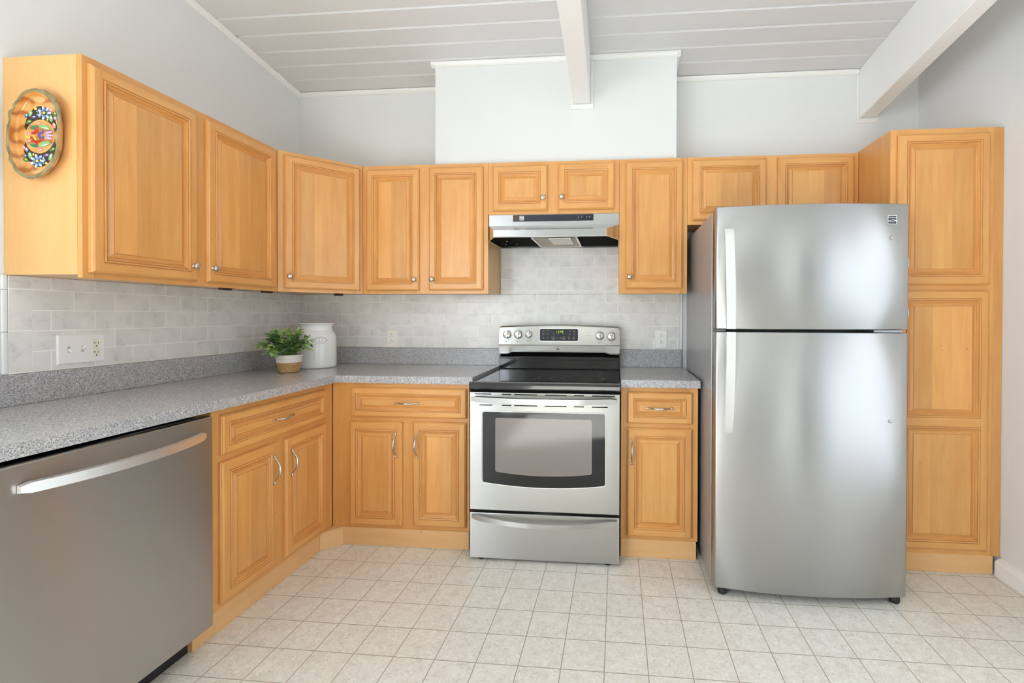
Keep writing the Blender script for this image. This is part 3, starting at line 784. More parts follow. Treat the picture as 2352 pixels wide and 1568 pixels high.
mb.tube([(74.0+0.16*math.cos(a*math.pi/8), -4.01, 43.4+0.16*math.sin(a*math.pi/8)) for a in range(16)], 0.025, 5, closed=True)
mb.box((73.95, -4.02, 43.1), (74.05, -4.0, 43.26))
for sgn, x in ((-1, 69.8), (1, 70.75)): mb.tube([(x-.18, -4.01, 43.3-sgn*.09), (x, -4.01, 43.3+sgn*.09), (x+.18, -4.01, 43.3-sgn*.09)], 0.035, 5)
part(mb, 'panel_lettering', plain('pale_print', srgb(205, 205, 210), 0.5), tp)
mb = Mb(); mb.lathe([(0, -0.01), (0.09, -0.01), (0.09, 0.0)], (71.55, -4.01, 43.42), 'y', 12); part(mb, 'cancel_mark', plain('red_print', srgb(220, 80, 70), 0.5), tp)
# burner knobs with their dial print
print_dark = plain('dark_print', srgb(92, 86, 80), 0.6)
for x, z, r in ((57.4, 44.05, 0.98), (60.2, 44.07, 1.0), (62.85, 44.1, 0.8), (80.45, 43.87, 0.98), (83.25, 43.7, 0.98)):
    mb = Mb(); yb = -3.86
    mb.lathe([(0, -0.62), (r*0.80, -0.62), (r*0.92, -0.56), (r, -0.40), (r, 0), (0, 0)], (x, yb, z), 'y', 28)
    mb.box((x-0.2, yb-1.05, z-r*0.86), (x+0.2, yb-0.6, z+r*0.95), 0.08, seg=2)
    k_ = part(mb, 'burner_knob', nickel, t)
    mb = Mb(); mb.box((x-0.03, yb-1.07, z+r*0.45), (x+0.03, yb-1.04, z+r*0.9)); part(mb, 'pointer', white_plastic, k_)
for x, z, r in ((57.4, 44.05, 1.0), (60.2, 44.07, 1.02), (62.85, 44.1, 0.82), (80.45, 43.87, 1.0), (83.25, 43.7, 1.0)):
    mb = Mb(); yf = -3.93
    for a in range(-150, 151, 30):
        A_ = math.radians(a+90); q = r+0.16
        if abs(a) > 20: mb.box((x+q*math.cos(A_)-.03, yf, z+q*math.sin(A_)-.03), (x+q*math.cos(A_)+.03, yf+.1, z+q*math.sin(A_)+.03))
    mb.tube([(x+(r+.12)*math.cos(math.radians(a)), yf+.02, z+(r+.12)*math.sin(math.radians(a))) for a in range(190, 351, 10)], 0.018, 4)
    text_mesh(mb, 'OFF', 0.2, (x+.12, yf, z+r+0.32), UX, VZ); text_mesh(mb, 'MED', 0.18, (x, yf-.03, z-r-0.32), UX, VZ)
    text_mesh(mb, 'HI', 0.2, (x-r*.8-.1, yf, z+r*.78+.1), UX, VZ); text_mesh(mb, 'LO', 0.2, (x+r*.8+.1, yf, z+r*.78+.1), UX, VZ)
    mb.prism([(x-.25+px*.16, z-r-.78+pz*.16) for px, pz in ((-.6, -.6), (.6, -.6), (.6, .6), (-.6, .6))], 'y', yf-.04, yf+.06)
    mb.tube([(x+.2, yf-.02, z-r-.6), (x+.45, yf-.02, z-r-.6), (x+.45, yf-.02, z-r-.95)], 0.015, 4)
    part(mb, 'dial_print', print_dark, bgd)
mb = Mb()
for z, s in ((44.55, 'OVEN ON'), (43.9, 'SURFACE ON')): text_mesh(mb, s, 0.17, (78.0, -3.9, z), UX, VZ, 0, 'RIGHT')
part(mb, 'indicator_print', print_dark, bgd)
# maker's emblem: striped square with a swoosh
def emblem(parent, c, U, V, s, name='emblem', text=True, dark=(0.05, 0.05, 0.05, 1)):
    U, V, c = Vector(U), Vector(V), Vector(c); Nn = U.cross(V)
    mb = Mb(); mb.M = Matrix((U, V, Nn)).transposed().to_4x4(); mb.M.translation = c
    h = s/2
    mb.prism(rrect(-h, h, -h, h, s*0.06), 'z', -0.02, 0.05, 1) if False else None
    pl = rrect(-h, h, -h, h, s*0.07)
    mb.prism(pl, 'z', -0.03, 0.04, 1)
    mb.prism([(x*0.9, y*0.9) for x, y in pl], 'z', 0.0, 0.05, 0)
    def swoosh(y0, amp, th0, th1, ph):
        up, dn = [], []
        for i in range(17):
            q = i/16; x = -0.88*h + 1.76*h*q
            yy = y0*h + amp*h*math.sin(q*math.pi*1.5 + ph); th = (th0 + (th1-th0)*q)*h
            up.append((x, yy+th)); dn.append((x, yy-th))
        mb.prism(up + dn[::-1], 'z', 0.02, 0.06, 1)
    swoosh(-0.20, 0.22, 0.02, 0.10, -1.2); swoosh(-0.28, -0.22, 0.05, 0.03, -1.9 + 1.3)
    if text: text_mesh(mb, 'Kenmore', s*0.235, (0, h*0.52, 0.052), (1,0,0), (0,1,0), 1)
    else: mb.prism([(-0.88*h, 0.35*h), (0.88*h, 0.35*h), (0.88*h, 0.6*h), (-0.88*h, 0.6*h)], 'z', 0.02, 0.06, 1)
    return part(mb, name, [plain(name+'_dark', dark, 0.35, 0.6), steel_bright], parent)
emblem(bgd, (70.2, -4.46, 40.72), (1, 0, 0), Vector((0, 0.45, 1)).normalized(), 0.95, text=False, dark=(0.06, 0.055, 0.05, 1))

# ------------------------------------------------------------------ range hood
t = thing('range_hood', 'stainless under-cabinet range hood with a dark control strip above the range', 'range hood', (70, -6, 66))
HX0, HX1 = 54.95, 84.95
mb = Mb()
# top housing, sloped canopy tapering to a narrower lip, slanted sides; open underneath
a_ = [(HX0, -12.1, 72.0), (HX1, -12.1, 72.0), (HX1, -12.1, 69.45), (HX0, -12.1, 69.45)]
lipT = [(57.35, -17.5, 67.55), (82.35, -17.5, 67.6)]; lipB = [(57.35, -17.5, 66.0), (82.35, -17.5, 66.05)]
vs = a_ + lipT + lipB + [(HX0, -12.1, 66.0), (HX1, -12.1, 66.0), (HX0, -0.4, 66.0), (HX1, -0.4, 66.0), (HX0, -0.4, 72.0), (HX1, -0.4, 72.0)]
# 0,1 top front; 2,3 lower front (R,L); 4,5 lip top; 6,7 lip bottom; 8,9 side bottom front; 10,11 back bottom; 12,13 back top
mb.add(vs, [(0,3,2,1), (3,4,5,2), (4,6,7,5), (3,8,6,4), (2,5,7,9), (0,12,10,8,3), (1,2,9,11,13), (0,1,13,12), (12,13,11,10)])
hood_shell = part(mb, 'canopy', steel_hood, t)
mb = Mb()   # thin folded lip around the underside
mb.tube([(HX0+.05, -0.5, 66.0), (HX0+.05, -12.1, 66.0), (57.4, -17.45, 66.0), (82.3, -17.45, 66.05), (HX1-.05, -12.1, 66.0), (HX1-.05, -0.5, 66.0)], 0.11, 6)
part(mb, 'bottom_rim', steel_bright, t)
mb = Mb(); mb.prism([(HX0+.2, -0.5), (HX0+.2, -12.0), (57.45, -17.3), (82.25, -17.3), (HX1-.2, -12.0), (HX1-.2, -0.5)], 'z', 66.35, 66.5)
part(mb, 'underside', void_black, t)
flt = N('mesh_filter'); ch_ = flt.n('TexVoronoi', Scale=320.0); flt.l(flt.coords(), ch_.inputs['Vector'])
flt.l(flt.ramp(ch_.outputs['Distance'], [(0.1, srgb(70, 64, 56)), (0.6, srgb(190, 180, 164))]), flt.p.inputs['Base Color']); flt.p.inputs['Metallic'].default_value = 0.4; flt.p.inputs['Roughness'].default_value = 0.5
mb = Mb(); mb.box((65.8, -14.6, 66.1), (75.25, -1.0, 66.33)); part(mb, 'grease_filter', flt.m, t)
mb = Mb(); mb.box((65.3, -15.0, 66.05), (65.75, -0.9, 66.36)); mb.box((75.3, -15.0, 66.05), (75.75, -0.9, 66.36)); mb.box((65.3, -1.0, 66.05), (75.75, -0.7, 66.36)); part(mb, 'filter_frame', steel_bright, t)
mb = Mb(); mb.box((69.3, -15.6, 65.75), (74.3, -6.8, 66.09), 0.15, seg=2); part(mb, 'lamp_lens', plain('frosted_lens', srgb(225, 222, 218), 0.35), t)
mb = Mb(); mb.box((60.6, -12.2, 70.42), (79.2, -12.05, 71.93), 0.06); cp_ = part(mb, 'control_strip', plain('navy_black_plastic', srgb(38, 38, 50), 0.3), t)
mb = Mb(); mb.box((60.75, -12.24, 70.55), (62.0, -12.19, 71.8)); part(mb, 'brown_inset', plain('brown_plate', srgb(76, 56, 44), 0.35), cp_)
for x in (65.0, 74.65):
    mb = Mb(); mb.box((x, -12.23, 70.46), (x+.1, -12.19, 71.9)); part(mb, 'panel_seam', black_matt, cp_)
emblem(cp_, (62.65, -12.23, 71.17), (1, 0, 0), (0, 0, 1), 1.0, text=False, dark=(0.25, 0.22, 0.21, 1))
for x in (76.65, 78.4):
    mb = Mb(); mb.lathe([(0, -0.55), (0.32, -0.55), (0.42, -0.45), (0.46, 0), (0, 0)], (x, -12.2, 71.22), 'y', 20); part(mb, 'knob', black_gloss, cp_)
wp_ = plain('white_print', srgb(200, 200, 205), 0.5)
mb = Mb()
for k in range(3):
    a = k*math.pi/3; d = Vector((math.cos(a), 0, math.sin(a)))*.13
    mb.tube([Vector((75.75, -12.22, 71.2))-d, Vector((75.75, -12.22, 71.2))+d], 0.025, 4)
part(mb, 'fan_symbol', wp_, cp_)
mb = Mb(); mb.tube([(77.65+.11*math.cos(a*math.pi/6), -12.22, 71.25+.11*math.sin(a*math.pi/6)) for a in range(12)], 0.025, 4, closed=True)
part(mb, 'light_symbol', wp_, cp_)
for x, y in ((58.6, -9.5), (57.2, -4.5), (60.0, -5.0)):
    mb = Mb(); mb.lathe([(0, 0), (0.16, 0), (0.16, 0.1), (0, 0.1)], (x, y, 66.24), seg=10); part(mb, 'screw', steel_bright, t)

# ------------------------------------------------------------------ refrigerator
t = thing('refrigerator', 'tall stainless top freezer refrigerator standing in front of the pantry cabinet', 'refrigerator', (117, -19, 0))
FX0, FX1 = 101.45, 133.1
mb = Mb(); mb.box((FX0, -32.9, 1.2), (FX1-.1, -3.0, 67.2), 0.15, seg=2); part(mb, 'cabinet_shell', grey_body, t)
mb = Mb(); mb.box((FX0+.4, -33.6, 1.8), (FX1-.4, -32.9, 67.0)); part(mb, 'door_gasket', plain('dark_gasket', srgb(60, 58, 56), 0.5), t)
def fdoor(z0, z1):
    mb = Mb(); pts = []
    n = 36; bulge = 1.45; rc = 0.45; yc = -36.35
    pts.append((FX1, -33.65)); pts.append((FX0, -33.65))
    for i in range(6):
        a = math.pi + (math.pi/2)*i/5*0.92; pts.append((FX0+rc+rc*math.cos(a), yc+rc+rc*math.sin(a)))
    for i in range(1, n):
        s = i/n; pts.append((FX0+rc+(FX1-FX0-2*rc)*s, yc - bulge*(1-(2*s-1)**2)))
    for i in range(6):
        a = 1.5*math.pi + 0.08*math.pi/2 + (math.pi/2)*i/5*0.92; pts.append((FX1-rc+rc*math.cos(a), yc+rc+rc*math.sin(a)))
    e = 0.12
    cx, cy = (FX0+FX1)/2, -35
    def ring(z, sh): return [(x + (cx-x)*sh/16, y + (cy-y)*sh/2.2*(1 if y < -34 else 0), z) for x, y in pts]
    mb.loft([ring(z0, e), ring(z0+e, 0), ring(z1-e, 0), ring(z1, e)], 0, True)
    return mb
fz = part(fdoor(46.55, 67.6), 'freezer_door', steel_door, t)
fr = part(fdoor(1.6, 46.05), 'fridge_door', steel_door, t)
def fhandle(parent, za, zb):
    """za = far end (touching the door), zb = end at the split between the doors."""
    mb = Mb(); n = 26; rings = []; x0, x1 = 102.85, 104.4
    for i in range(n+1):
        s = i/n; z = za + (zb-za)*s
        y = -37.0 - 1.9*math.sin(min(1, s*1.15)*math.pi/2)**0.8 if s > 0 else -37.0
        rings.append([(x0, y+0.45, z), (x0, y+.08, z), (x0+.1, y, z), (x1-.1, y, z), (x1, y+.08, z), (x1, y+0.45, z)])
    mb.loft(rings, 0, False)
    d = 1 if za > zb else -1
    mb.box((103.2, -38.6, min(zb+d*2.2, zb+d*.9)), (104.0, -36.6, max(zb+d*2.2, zb+d*.9)))
    mb.box((103.0, -37.0, min(za, za-d*.7)), (104.2, -36.5, max(za, za-d*.7)))
    return part(mb, 'handle', steel_bright, parent)
fhandle(fz, 63.75, 46.62); fhandle(fr, 28.75, 46.1)
emblem(fz, (130.0, -36.92, 64.85), (0.996, 0.087, 0), (0, 0, 1), 1.5)
for o_, z in ((fz, 61.9), (fr, 31.3)):
    mb = Mb(); mb.lathe([(0, -0.1), (0.2, -0.1), (0.25, -0.06), (0.25, 0.2), (0, 0.2)], (129.95, -36.95, z), 'y', 16); part(mb, 'button_cap', steel_dark, o_)
mb = Mb(); mb.box((127.3, -36.8, 46.1), (131.9, -33.7, 46.5), 0.05); mb.lathe([(0, 0), (0.25, 0), (0.25, 0.5), (0, 0.5)], (130.9, -36.4, 46.06), seg=12)
part(mb, 'hinge', plain('dull_hinge_metal', (0.32, 0.32, 0.33, 1), 0.35, 0.8), t, 'metal centre hinge')
mb = Mb(); mb.box((101.7, -36.2, 46.12), (103.3, -33.7, 46.48), 0.05); part(mb, 'hinge_cover', plain('grey_plastic', srgb(110, 108, 106), 0.5), t)
for x in (103.2, 131.9):
    mb = Mb(); mb.lathe([(0, 0.01), (0.75, 0.01), (0.85, 0.3), (0.8, 1.2), (0, 1.2)], (x, -34.9, 0), seg=16); part(mb, 'foot', black_matt, t)
for x in (104, 129):
    mb = Mb(); mb.box((x, -5.2, 0.01), (x+2, -3.6, 1.2)); part(mb, 'foot', black_matt, t)
mb = Mb(); mb.box((102.3, -35.6, 1.15), (132.6, -32.8, 1.58)); part(mb, 'base_grille', black_matt, t)

# ------------------------------------------------------------------ outlets and switches
def plate_frame(org, U, Nn): return frame(org, U, Nn)
def plate_box(mb, w, h, d=0.22):
    b = 0.16
    r0 = [(-w/2, -h/2, 0), (w/2, -h/2, 0), (w/2, h/2, 0), (-w/2, h/2, 0)]
    r1 = [(x, y, 0.06) for x, y, z in r0]
    r2 = [(x - math.copysign(b, x), y - math.copysign(b, y), d) for x, y, z in r0]
    mb.loft([r0, r1, r2], 0, False)
def screw(mb, u, v, d=0.22):
    rings = [[(u+r*math.cos(a*math.pi/5), v+r*math.sin(a*math.pi/5), h) for a in range(10)] for r, h in ((0.11, d-.01), (0.11, d+.03), (0.05, d+.05))]
    mb.loft(rings)
def receptacle(parent, M, u, hh=1.38, decora=True, twenty=False, mat=white_plastic):
    mb = Mb(); mb.M = M; mb.box((u-0.68, -hh, 0.2), (u+0.68, hh, 0.32), 0.05); r = part(mb, 'receptacle', mat, parent)
    mb = Mb(); mb.M = M
    for c in (0.72, -0.75):
        up = 1 if not twenty else -1
        gz = c + 0.38*up; sz = c - 0.12*up
        ring = [(u+0.12*math.cos(a*math.pi/6), gz+0.12*math.sin(a*math.pi/6)) for a in range(12)]
        mb.prism(ring, 'z', 0.31, 0.326)
        mb.box((u+0.2, sz-.2, 0.31), (u+0.28, sz+.2, 0.326)); 
        if twenty: mb.box((u-0.42, sz-.05, 0.31), (u-0.2, sz+.05, 0.326)); mb.box((u-0.28, sz-.17, 0.31), (u-0.2, sz+.17, 0.326))
        else: mb.box((u-0.28, sz-.16, 0.31), (u-0.2, sz+.16, 0.326))
    part(mb, 'socket_slots', slot_dark, r)
    return r
for lab, x, z, pm, wl in (('cream outlet plate on the tiles beside the white jar', 25.9, 42.6, cream_plastic, 3.1), ('white outlet plate on the tiles between the range and refrigerator', 95.55, 42.95, white_plastic, 3.1)):
    t = thing('wall_outlet', lab, 'outlet', (x, -0.33, z)); M = frame((x, -0.33, z), (1, 0, 0), (0, -1, 0))
    mb = Mb(); mb.M = M; plate_box(mb, wl, 4.7); part(mb, 'cover_plate', pm, t)
    receptacle(t, M, 0, 1.32)
    for v in (1.9, -1.9):
        mb = Mb(); mb.M = M; screw(mb, 0, v); part(mb, 'screw', pm, t)
t = thing('switch_plate', 'wide white plate with two toggle switches and an outlet above the long counter', 'switch plate', (0.33, -53.25, 43.35))
M = frame((0.33, -53.25, 43.35), (0, 1, 0), (1, 0, 0))
mb = Mb(); mb.M = M; plate_box(mb, 6.75, 4.55); part(mb, 'cover_plate', white_plastic, t)
for u, s in ((-1.85, -1), (0.05, 1)):
    mb = Mb(); mb.M = M; mb.box((u-0.2, -0.48, 0.2), (u+0.2, 0.48, 0.235)); b_ = part(mb, 'switch_slot', plain('switch_recess', srgb(205, 196, 184), 0.5), t)
    mb = Mb(); mb.M = M @ Matrix.Translation((u, 0, 0.2)) @ Matrix.Rotation(-s*math.radians(32), 4, 'X'); mb.box((-0.15, -0.17, 0), (0.15, 0.17, 0.72), 0.05); part(mb, 'toggle', white_plastic, t)
receptacle(t, M, 2.02, 1.33, twenty=True, mat=cream_plastic)
for z in (0.02, -0.28):
    mb = Mb(); mb.M = M; mb.box((1.75, z, 0.31), (2.3, z+0.24, 0.37), 0.04); part(mb, 'test_button', cream_plastic, t)
led = N('indicator_light'); led.p.inputs['Emission Color'].default_value = (0.9, 0.95, 0.15, 1); led.p.inputs['Emission Strength'].default_value = 1.2; led.p.inputs['Base Color'].default_value = (0.8, 0.8, 0.1, 1)
mb = Mb(); mb.M = M; mb.box((2.45, 1.12, 0.3), (2.6, 1.26, 0.36)); part(mb, 'indicator_light', led.m, t)
for u, v in ((-1.85, 1.18), (-1.85, -1.18), (0.05, 1.18), (0.05, -1.18), (2.02, 1.9), (2.02, -1.9)):
    mb = Mb(); mb.M = M; screw(mb, u, v); part(mb, 'screw', white_plastic, t)

# ------------------------------------------------------------------ white jar
JC = (11.5, -10.4, 36.02)
t = thing('ceramic_jar', 'large white glazed ceramic jar with flared rim standing in the counter corner', 'jar', JC)
glaze = N('white_glaze'); glaze.p.inputs['Base Color'].default_value = srgb(249, 248, 245); glaze.p.inputs['Roughness'].default_value = 0.14; glaze.p.inputs['Coat Weight'].default_value = 0.4
gn = glaze.noise(glaze.coords(), 12, 2); glaze.bump(gn, 0.05, 0.002)
mb = Mb()
prof = [(0, 0.0), (4.1, 0.0), (4.3, 0.08), (4.42, 0.35), (4.45, 1.2), (4.42, 4.5), (4.38, 6.6), (4.33, 7.4), (4.2, 7.95), (3.95, 8.45), (3.68, 8.8), (3.5, 9.15), (3.44, 9.5), (3.46, 9.9), (3.56, 10.25), (3.78, 10.5), (4.02, 10.62), (4.08, 10.72), (4.05, 10.82), (3.95, 10.85), (3.6, 10.6), (3.3, 10.2), (3.25, 9.0), (4.1, 7.4), (4.2, 1.0), (0, 0.7)]
mb.lathe(prof, JC, seg=72); part(mb, 'jar_body', glaze.m, t)
mb = Mb(); n = 60
for r, h, th in ((3.6, 8.98, 0.035),): mb.tube([(JC[0]+r*math.cos(2*math.pi*i/n), JC[1]+r*math.sin(2*math.pi*i/n), JC[2]+h) for i in range(n)], th, 6, closed=True)
part(mb, 'neck_ring', glaze.m, t)
mb = Mb()
def on_jar(u, v):   # u around (inches), v height
    a = -math.pi/2 + u/4.4; return (JC[0]+4.41*math.cos(a), JC[1]+4.41*math.sin(a), JC[2]+v)
uc = 3.4
def dia(k): return [(uc-1.75*k, 6.75), (uc-.5*k, 6.75+.82*k), (uc+.5*k, 6.75+.82*k), (uc+1.75*k, 6.75), (uc+.5*k, 6.75-.82*k), (uc-.5*k, 6.75-.82*k)]
for k in (1.0, 0.8):
    pts = dia(k); path = []
    for i in range(6):
        a, b = pts[i], pts[(i+1) % 6]
        path += [on_jar(a[0]+(b[0]-a[0])*q/5, a[1]+(b[1]-a[1])*q/5) for q in range(5)]
    mb.tube(path, 0.045, 6, closed=True)
mb.tube([on_jar(uc+.38*math.cos(a*math.pi/10), 6.75+.38*math.sin(a*math.pi/10)) for a in range(20)], 0.05, 6, closed=True)
part(mb, 'embossed_emblem', plain('embossed_glaze', srgb(222, 220, 214), 0.2), t)

# ------------------------------------------------------------------ potted plant
PC = (11.9, -20.9, 36.02)
t = thing('potted_plant', 'small leafy green plant in a white and woven straw pot beside the white jar', 'plant', PC)
mb = Mb(); pr = []
for i in range(33):
    h = 2.2 + 1.75*i/32; r = 2.42 + 0.30*(i/32) + 0.05*abs(math.sin(i/32*math.pi*4.5)); pr.append((r, h))
pr += [(2.5, 3.95), (2.35, 3.3), (0, 3.2)]
mb.lathe(pr, PC, seg=48); part(mb, 'pot_band', plain('white_cotton_rope', srgb(236, 228, 218), 0.8), t)
straw = N('woven_straw'); sw = straw.n('TexWave', Scale=55.0, Distortion=9.0, Detail=2.0); sw.bands_direction = 'Z'
straw.l(straw.coords(), sw.inputs['Vector']); nz = straw.noise(straw.coords(scale=(1, 1, 3)), 130, 3)
straw.l(straw.ramp(straw.math('ADD', straw.math('MULTIPLY', sw.outputs['Fac'], .5), straw.math('MULTIPLY', nz, .5)), [(0.25, srgb(160, 112, 62)), (0.5, srgb(206, 158, 100)), (0.75, srgb(236, 198, 144))]), straw.p.inputs['Base Color'])
straw.p.inputs['Roughness'].default_value = 0.8; straw.bump(sw.outputs['Fac'], 0.8, 0.003)
mb = Mb(); pr = [(0, 0.0), (1.75, 0.0)]
for i in range(49):
    h = 0.1 + 2.15*i/48; r = 1.88 + 0.58*(i/48) + 0.085*abs(math.sin(i/48*math.pi*7)); pr.append((r, h))
pr.append((0, 2.2)); mb.lathe(pr, PC, seg=48); part(mb, 'pot_basket', straw.m, t)
leafm = []
for nm, c1, c2 in (('leaf_dark', (60, 98, 62), (92, 130, 84)), ('leaf_mid', (92, 134, 76), (130, 168, 96)), ('leaf_light', (146, 186, 84), (188, 214, 122))):
    a = N(nm); nn = a.noise(a.coords(), 60, 2); a.l(a.mix(nn, srgb(*c1), srgb(*c2)), a.p.inputs['Base Color'])
    a.p.inputs['Roughness'].default_value = 0.42; leafm.append(a.m)
rng = random.Random(11)
mbs, mbl = Mb(), Mb()
def leaf(mb, p, d, up, L, W, mat):
    d = d.normalized(); s = d.cross(up)
    if s.length < 1e-3: s = d.cross(Vector((1, 0, 0)))
    s.normalize(); nrm = s.cross(d).normalized(); vs, fs = [], []
    K = 6
    for i in range(K+1):
        q = i/K; w = W*math.sin(math.pi*min(1, q*0.97+0.03))**0.75*(1-0.25*q); drop = -0.22*L*q*q
        c = p + d*(L*q) + nrm*drop
        vs += [c + s*w + nrm*0.22*w, c, c - s*w + nrm*0.22*w]
    for i in range(K):
        b = 3*i; fs += [(b, b+1, b+4, b+3), (b+1, b+2, b+5, b+4)]
    mb.add(vs, fs, mat, True)
for k in range(46):
    az = rng.uniform(0, 2*math.pi); spread = rng.uniform(0.15, 1.0)**0.7
    reach = (5.6 if math.cos(az) < 0 else 3.8)*spread
    top = 4.2 - 4.3*spread**2.0 + rng.uniform(-0.5, 0.9)
    base = Vector(PC) + Vector((rng.uniform(-1.3, 1.3), rng.uniform(-1.3, 1.3), 3.3))
    end = Vector(PC) + Vector((math.cos(az)*(1.2+reach), min(math.sin(az)*(1.0+reach*0.8), 2.9), 4.6+top))
    mid = base.lerp(end, 0.5) + Vector((0, 0, 0.9+0.6*spread))
    path = [base*(1-q)**2 + mid*2*q*(1-q) + end*q*q for q in [i/8 for i in range(9)]]
    mbs.tube(path, 0.05, 5)
    mtl = rng.choice((0, 0, 1, 1, 1, 2)) 
    for i in range(2, 9):
        p = path[i]; dr = (path[min(i+1, 8)] - path[i-1]).normalized()
        for sg in (-1, 1):
            side = dr.cross(Vector((0, 0, 1)))
            if side.length < .1: side = Vector((1, 0, 0))
            side.normalize()
            rot = Matrix.Rotation(rng.uniform(-0.8, 0.8), 3, dr); d = rot @ (side*sg + dr*rng.uniform(0.5, 1.0) + Vector((0, 0, rng.uniform(-.2, .4))))
            leaf(mbl, p, d, Vector((rng.uniform(-.4, .4), rng.uniform(-.6, .1), 1)), rng.uniform(0.95, 1.4), rng.uniform(0.30, 0.42), min(2, max(0, mtl + (1 if i > 6 and rng.random() < .5 else 0))))
    leaf(mbl, path[8], path[8]-path[7], Vector((0, -.3, 1)), 1.3, 0.34, min(2, mtl+1))
part(mbs, 'stems', leafm[1], t); fo = part(mbl, 'foliage', leafm, t)

# ------------------------------------------------------------------ painted wooden tray on the cabinet end
TY = -62.58      # face of the end panel
t = thing('decorative_tray', 'painted folk flower wooden tray with wavy bark rim hanging on the cabinet end', 'tray', (6, TY, 73))
yr = TY - 1.2; yf = TY - 0.35      # rim plane and tray floor plane
def tm(u, v, deep=False):   # drawing of the tray, 0..1400 units -> inches on its rim / floor plane
    k = ((yf if deep else yr) + 63.1) / -0.9
    a = (0.010574*u - 6.7e-05*v + 0.405, -0.000344*u - 0.0094*v + 80.917)
    b = (0.0104*u - 6.4e-05*v + 1.7025, -0.00033*u - 0.009255*v + 80.4166)
    return (a[0] + (b[0]-a[0])*k, a[1] + (b[1]-a[1])*k)
rimpts = [(510,137),(640,165),(700,205),(760,260),(800,310),(830,370),(852,440),(858,520),(860,620),(845,760),(840,900),(840,1000),(828,1080),(800,1150),(770,1210),(730,1270),(690,1310),(640,1355),(590,1400),(540,1430),(450,1450),(380,1442),(310,1410),(240,1370),(195,1320),(180,1258),(140,1215),(118,1180),(125,1120),(90,1020),(80,900),(88,760),(92,690),(125,590),(108,520),(125,460),(182,425),(182,365),(250,290),(270,250),(290,220),(340,180),(390,155),(450,140)]
outer = [tm(u, v) for u, v in rimpts]; nO = len(outer)
cxT = sum(p[0] for p in outer)/nO; czT = sum(p[1] for p in outer)/nO
def sc(p, k, dx=0): return (cxT+dx+(p[0]-cxT)*k, czT+(p[1]-czT)*k)
smooth_el = []
for x, z in outer:
    a = math.atan2((z-czT)/6.1, (x-cxT)/4.0); smooth_el.append((cxT+3.35*math.cos(a), czT+5.3*math.sin(a)))
smooth_base = [(cxT+(x-cxT)*0.98, czT+(z-czT)*0.98) for x, z in smooth_el]
pine = N('pine_tray'); pw = pine.n('TexWave', Scale=9.0, Distortion=6.0, Detail=2.0); pw.wave_type = 'RINGS'; pw.inputs['Detail Scale'].default_value = 1.2
pine.l(pine.coords(scale=(1.5, 1, 0.7)), pw.inputs['Vector'])
pine.l(pine.ramp(pw.outputs['Fac'], [(0.0, srgb(226, 166, 92)), (0.7, srgb(214, 148, 74)), (0.95, srgb(176, 106, 44))]), pine.p.inputs['Base Color']); pine.p.inputs['Roughness'].default_value = 0.15; pine.p.inputs['Coat Weight'].default_value = 0.5
bark = N('bark_rim'); bark.l(bark.ramp(bark.noise(bark.coords(), 40, 4), [(0.3, srgb(112, 100, 66)), (0.7, srgb(164, 150, 108))]), bark.p.inputs['Base Color']); bark.p.inputs['Roughness'].default_value = 0.3
mb = Mb()
ins = [(a[0]*.6+b[0]*.4, a[1]*.6+b[1]*.4) for a, b in zip([sc(p, 0.90) for p in outer], [sc(p, 1.1) for p in smooth_el])]; flo = smooth_el
rings = [[(x, TY-.02, z) for x, z in smooth_base], [(x, TY-.5, z) for x, z in [(a[0]*.6+b[0]*.4, a[1]*.6+b[1]*.4) for a, b in zip(outer, smooth_base)]], [(x, yr+.12, z) for x, z in [sc(p, 1.0) for p in outer]]]
mb.loft(rings, 0, True, False)
mb.add(rings[0], [list(range(nO))], 0)
r2 = [[(x, yr+.1, z) for x, z in ins], [(x, yf-.25, z) for x, z in [(a[0]*.35+b[0]*.65, a[1]*.35+b[1]*.65) for a, b in zip(ins, flo)]], [(x, yf, z) for x, z in flo]]
mb.loft(r2, 0, True, False); mb.add(r2[-1], [list(range(nO))[::-1]], 0)
part(mb, 'tray_body', pine.m, t)
mb = Mb(); mb.loft([[(x, yr+.14, z) for x, z in outer], [(x, yr-.02, z) for x, z in [sc(p, .985) for p in outer]], [(x, yr-.02, z) for x, z in [sc(p, .93) for p in outer]], [(x, yr+.12, z) for x, z in ins]], 0, True, False)
part(mb, 'bark_rim', bark.m, t, 'olive brown bark rim')
# hand-hold openings and painting on the tray floor
BLOB_N = [0]
def blob(mb, u, v, ru, rv, ang, mat, y, n=14, tip=0.0):
    pts = []
    for i in range(n):
        a = 2*math.pi*i/n; p = ru*math.cos(a); q = rv*math.sin(a)*(1 - tip*math.cos(a))
        c, s = math.cos(math.radians(ang)), math.sin(math.radians(ang))
        pts.append(tm(u+p*c-q*s, v+p*s+q*c, True))
    BLOB_N[0] += 1; y -= 0.0003*(BLOB_N[0] % 60)      # each brush stroke lies on the one before it
    mb.prism(pts, 'y', y-0.004, y, mat)
for a in ((565, 305, 92, 45, 8), (540, 1345, 85, 26, -18)):
    mb = Mb(); blob(mb, *a, 0, yf-.01); part(mb, 'hand_hold', wood_side, t)
COLS = [srgb(58, 44, 24), srgb(60, 104, 166), srgb(132, 172, 214), srgb(240, 238, 232), srgb(58, 128, 82), srgb(130, 190, 120), srgb(92, 72, 150), srgb(178, 152, 212), srgb(188, 44, 30), srgb(232, 140, 124), srgb(238, 206, 70), srgb(224, 168, 96)]
pm_ = [plain('tray_paint', c, 0.3) for c in COLS]
mb = Mb()
